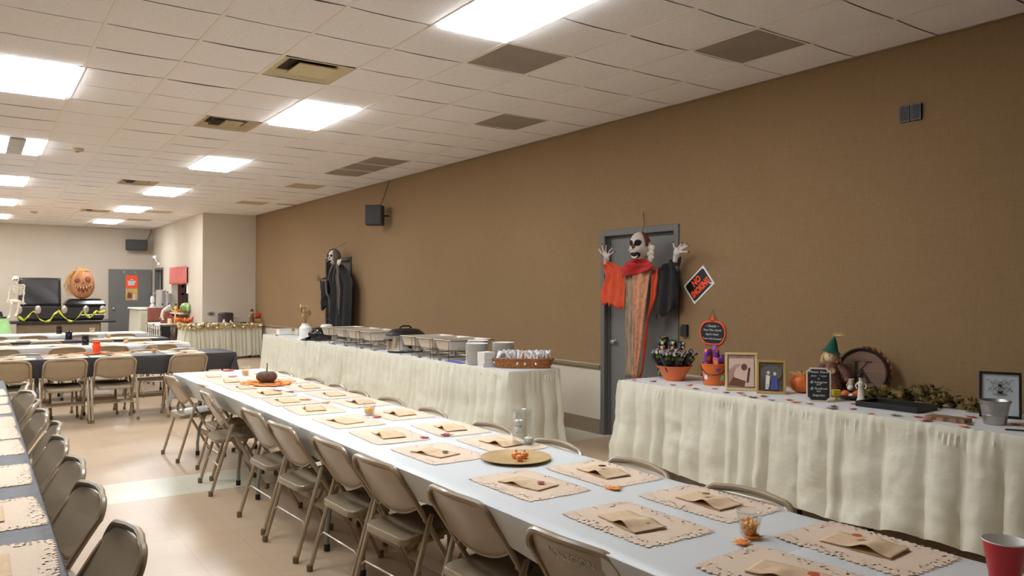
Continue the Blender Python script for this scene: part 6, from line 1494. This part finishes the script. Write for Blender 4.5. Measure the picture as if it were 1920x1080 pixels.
l.add([p for q in rr_ for p in q], [(k*4+j, k*4+(j+1) % 4, (k+1)*4+(j+1) % 4, (k+1)*4+j) for k in range(3) for j in range(4)]+[(3, 2, 1, 0), (12, 13, 14, 15)]); lid = l.build('closed_lid', 'blackgloss', t, smooth=False)
zt_, zb2 = cz_(521), zb+.36
xl0, xl1 = cx_(36), cx_(117)
def lf(u, v): return (xl0+(xl1-xl0)*u, CY+.40+.10*v+.025*sin(u*5+v*4), zb2+(zt_-zb2)*v)
G().grid(14, 10, lf).build('open_lid', 'casket', t, sol=.05, ang=60)
for px in (35, 70, 119, 159, 190):
    o = G().ball((cx_(px), CY-.262, cz_(580)), (.07, .022, .105), 16).build('oval_plate', 'oval', t)
G().tube([(cx_(150), CY-.285, zb+.14), (cx_(196), CY-.285, zb+.15)], .014, 7).build('rail', 'steel', t)
rebase(t)
# pumpkin with a grinning face
px_, Yp = 154, CY-.02
X0 = atY(px_, 530, Yp)[0]; zp0 = zb+.552; zp1 = atY(154, 506, Yp)[1]; Rx = (atY(178, 530, Yp)[0]-atY(131, 530, Yp)[0])/2; Hh = (zp1-zp0)/2
t = thing('grinning_pumpkin', 'huge grinning prop pumpkin with straw wig on the closed half of the coffin', 'pumpkin', (X0, Yp, zp0))
def pf(u, v, o=0):
    a = 2*pi*u; b = pi*v; s_ = sin(b)**.85; k = 1-.035*abs(cos(a*5))
    return (X0+(Rx+o)*s_*k*sin(a), Yp-(Rx*.62+o)*s_*k*cos(a), zp0+Hh-Hh*cos(b)*-1 if False else zp0+Hh+(Hh+o)*cos(b))
bd_ = G().grid(60, 30, pf).build('body', mat('old_pumpkin', s(182, 122, 78), .6, var=.15, scale=6), t, ang=80)
def onp(fx, fz, o=.012):                      # point on the front of the pumpkin, fx, fz in -1..1
    b = math.acos(max(-1, min(1, fz))); a = math.asin(max(-1, min(1, fx/max(.2, sin(b)**.85)))); return pf((a/(2*pi)) % 1, b/pi, o)
def face_patch(pts, mt, nm, o=.012):
    n = len(pts); c_ = (sum(p[0] for p in pts)/n, sum(p[1] for p in pts)/n)
    vs = [onp(*c_, o)]+[onp(c_[0]+(p[0]-c_[0])*.5, c_[1]+(p[1]-c_[1])*.5, o) for p in pts]+[onp(*p, o) for p in pts]
    G().add(vs, [(0, 1+i, 1+(i+1) % n) for i in range(n)]+[(1+i, 1+n+i, 1+n+(i+1) % n, 1+(i+1) % n) for i in range(n)]).build(nm, mt, bd_, sol=.004, ang=80)
up_l = [(-.72, .02), (-.55, -.10), (-.3, -.17), (0, -.19), (.3, -.14), (.55, -.02), (.74, .14)]; lo_l = [(.62, -.22), (.4, -.46), (.12, -.56), (-.2, -.54), (-.48, -.36), (-.66, -.12)]
nU = 24
def curve(P, q): i = min(int(q*(len(P)-1)), len(P)-2); f = q*(len(P)-1)-i; return (P[i][0]*(1-f)+P[i+1][0]*f, P[i][1]*(1-f)+P[i+1][1]*f)
G().grid(24, 5, lambda u, v: onp(curve(up_l, u)[0]*(1-v)+curve([(-.72, .02)]+lo_l[::-1]+[(.74, .14)], u)[0]*v, curve(up_l, u)[1]*(1-v)+curve([(-.72, .02)]+lo_l[::-1]+[(.74, .14)], u)[1]*v, .012)).build('mouth', 'maskred', bd_, sol=.004, ang=80)
for q in (.14, .27, .4, .53, .66, .79, .9): a, b = curve(up_l, q); face_patch([(a-.055, b-.01), (a+.055, b), (a+.03, b-.12), (a, b-.17), (a-.03, b-.12)], 'straw', 'upper_tooth', .018)
for q in (.3, .45, .6, .75): a, b = curve([(-.72, .02)]+lo_l[::-1]+[(.74, .14)], q); face_patch([(a-.05, b+.02), (a+.05, b+.02), (a, b+.15)], 'straw', 'lower_tooth', .018)
face_patch(ell(-.44, .26, .22, .16, 16, .25), 'maskred', 'eye'); face_patch(ell(.40, .34, .23, .20, 16, -.3), 'maskred', 'eye'); face_patch([(-.12, .02), (.0, .18), (.12, .04)], 'maskred', 'nose')
g = G(); r = random.Random(51)
for k in range(150):
    a = -2.6+5.2*r.random(); b0 = .1+.25*r.random(); L_ = .5+1.1*r.random() if a < 0 else .2+.4*r.random(); pts = []
    for j in range(6):
        bb = min(2.6, b0+L_*j/5*(1.6 if a < -.9 else .6)); p = Vector(pf((a/(2*pi)) % 1, bb/pi, .015)); pts.append(p+Vector((-.03*j*r.random() if a < -.9 else 0, 0, .02*r.random())))
    g.tube(pts, .004, 4)
for k in range(20): a = r.random()*6.28; g.tube([(X0-.05, Yp, zp1-.01), (X0-.05+.09*cos(a), Yp+.05*sin(a), zp1+.07), (X0-.05+.15*cos(a), Yp+.08*sin(a), zp1+.03)], .005, 4)
g.build('straw_wig', 'web', t); rebase(t)
# hand-bone stick poking from lid
# warning tape
t = thing('caution_tape', 'yellow-green tape looped in zigzags along the front of the coffin', 'tape', (cx_(100), CY-.3, 0))
tp_ = [(33, 592), (44, 599), (52, 592), (60, 583), (64, 584), (72, 597), (82, 602), (92, 600), (100, 588), (108, 583), (116, 592), (126, 601), (136, 602), (146, 592), (152, 583), (158, 590), (166, 596), (172, 590), (178, 583), (184, 586), (196, 583)]
def tape(u, v):
    q = u*(len(tp_)-1); i = min(int(q), len(tp_)-2); f = q-i; f2 = f*f*(3-2*f) if False else f
    px, py = tp_[i][0]*(1-f2)+tp_[i+1][0]*f2, tp_[i][1]*(1-f2)+tp_[i+1][1]*f2; z = cz_(py)+(.05+.02*sin(q*3))*(v-.5); return (cx_(px)+.03*(v-.5)*cos(q*2), CY-.33-.02*sin(q*4+v*2), z)
G().grid(120, 2, tape).build('ribbon', 'tape', t, sol=.002, ang=80); rebase(t)
# seated skeleton
SY = CY-.42
def sp(px, py, d=0): x, z = atY(px, py, SY+d); return (x, SY+d, z)
t = thing('seated_skeleton', 'white skeleton sitting with crossed legs on the left end of the coffin stand', 'skeleton', sp(25, 565))
sk = G().ball(sp(29.5, 524), (.075, .085, .085), 14).build('skull', 'bone', t); j = G().ball(sp(29.5, 530.5, -.03), (.045, .05, .035), 12).build('jaw', 'bone', sk)
for dx in (-2, 2): G().ball(sp(29.5+dx, 524.5, -.075), .018, 8).build('eye_socket', 'darkhole', sk)
G().tube([sp(30, 531), sp(32, 540), sp(31, 552), sp(28, 562)], .018, 8).build('spine', 'bone', t)
for k in range(7):
    zc = 536+2.6*k; w = (.05+.075*sin(pi*(k+1.5)/9)); c_ = Vector(sp(35-k*.3, zc)); G().tube([c_+Vector((w*cos(a), -.07*sin(a)+.0, -.02*sin(a))) for a in [pi*i/10 for i in range(11)]]+[c_+Vector((-w*cos(a), .05*sin(a), 0)) for a in [pi*i/6 for i in range(1, 6)]], .0075, 6, closed=True).build('rib', 'bone', t)
G().tube([sp(22, 537), sp(32, 534), sp(46, 534)], [.014, .012, .014], 7).build('collarbone', 'bone', t)
G().ball(sp(26, 565), (.13, .07, .06), 14).build('pelvis', 'bone', t)
def limb(ps, r_, nm):
    for a, b in zip(ps, ps[1:]):
        A, B = Vector(sp(*a)), Vector(sp(*b)); G().tube([A, A+(B-A)*.12, A+(B-A)*.5, A+(B-A)*.88, B], [r_*1.5, r_, r_*.75, r_, r_*1.5], 8).build(nm, 'bone', t)
limb([(46, 535), (44.5, 550, -.02), (43, 565, -.05)], .02, 'right_arm_bone'); limb([(20, 538), (17, 551, -.02), (16, 562, -.04)], .018, 'left_arm_bone')
limb([(28, 566), (37, 566, -.25), (31, 590, -.22)], .026, 'thigh_shin_bone'); limb([(22, 567), (21, 572, -.20), (18, 594, -.18)], .026, 'thigh_shin_bone')
for a in ((31, 591, -.22), (18, 595, -.18)):
    A = Vector(sp(*a)); f_ = G()
    f_.ball(A+Vector((-.02, -.05, -.01)), (.035, .085, .022), 10); f_.build('foot', 'bone', t)
for a in ((43, 566, -.05), (15, 564, -.04)):
    A = Vector(sp(*a)); f_ = G(); f_.ball(A, (.025, .02, .03), 10)
    for i in range(5): f_.tube([A, A+Vector((-.03+.018*i, -.01, -.035)), A+Vector((-.045+.026*i, -.02, -.075+.01*abs(i-2)))], [.009, .008, .005], 5)
    f_.build('hand', 'bone', t)
rebase(t)
# green draped prop at the left edge
gx = atY(-3, 600, 21.2)[0]
t = thing('green_draped_prop', 'pale green draped prop with black top at the left edge before the coffin', 'prop', (gx, 21.2, 0))
def gd(u, v): a = 2*pi*u; rr = .17+.10*v+.03*sin(5*a)*v; return (rr*cos(a), rr*.8*sin(a), .86-.50*v+.04*sin(7*a)*v)
G().grid(40, 10, gd).build('green_cloth', 'green', t, sol=.006, ang=70); G().lathe([(0, 0), (.16, 0), (.14, .3), (.12, .85), (0, .87)], 20).build('stand', 'doordark', t)
G().lathe([(.17, .86), (.16, .89), (.09, .90), (.07, 1.0), (0, 1.02)], 20).build('black_hat', 'black', t)
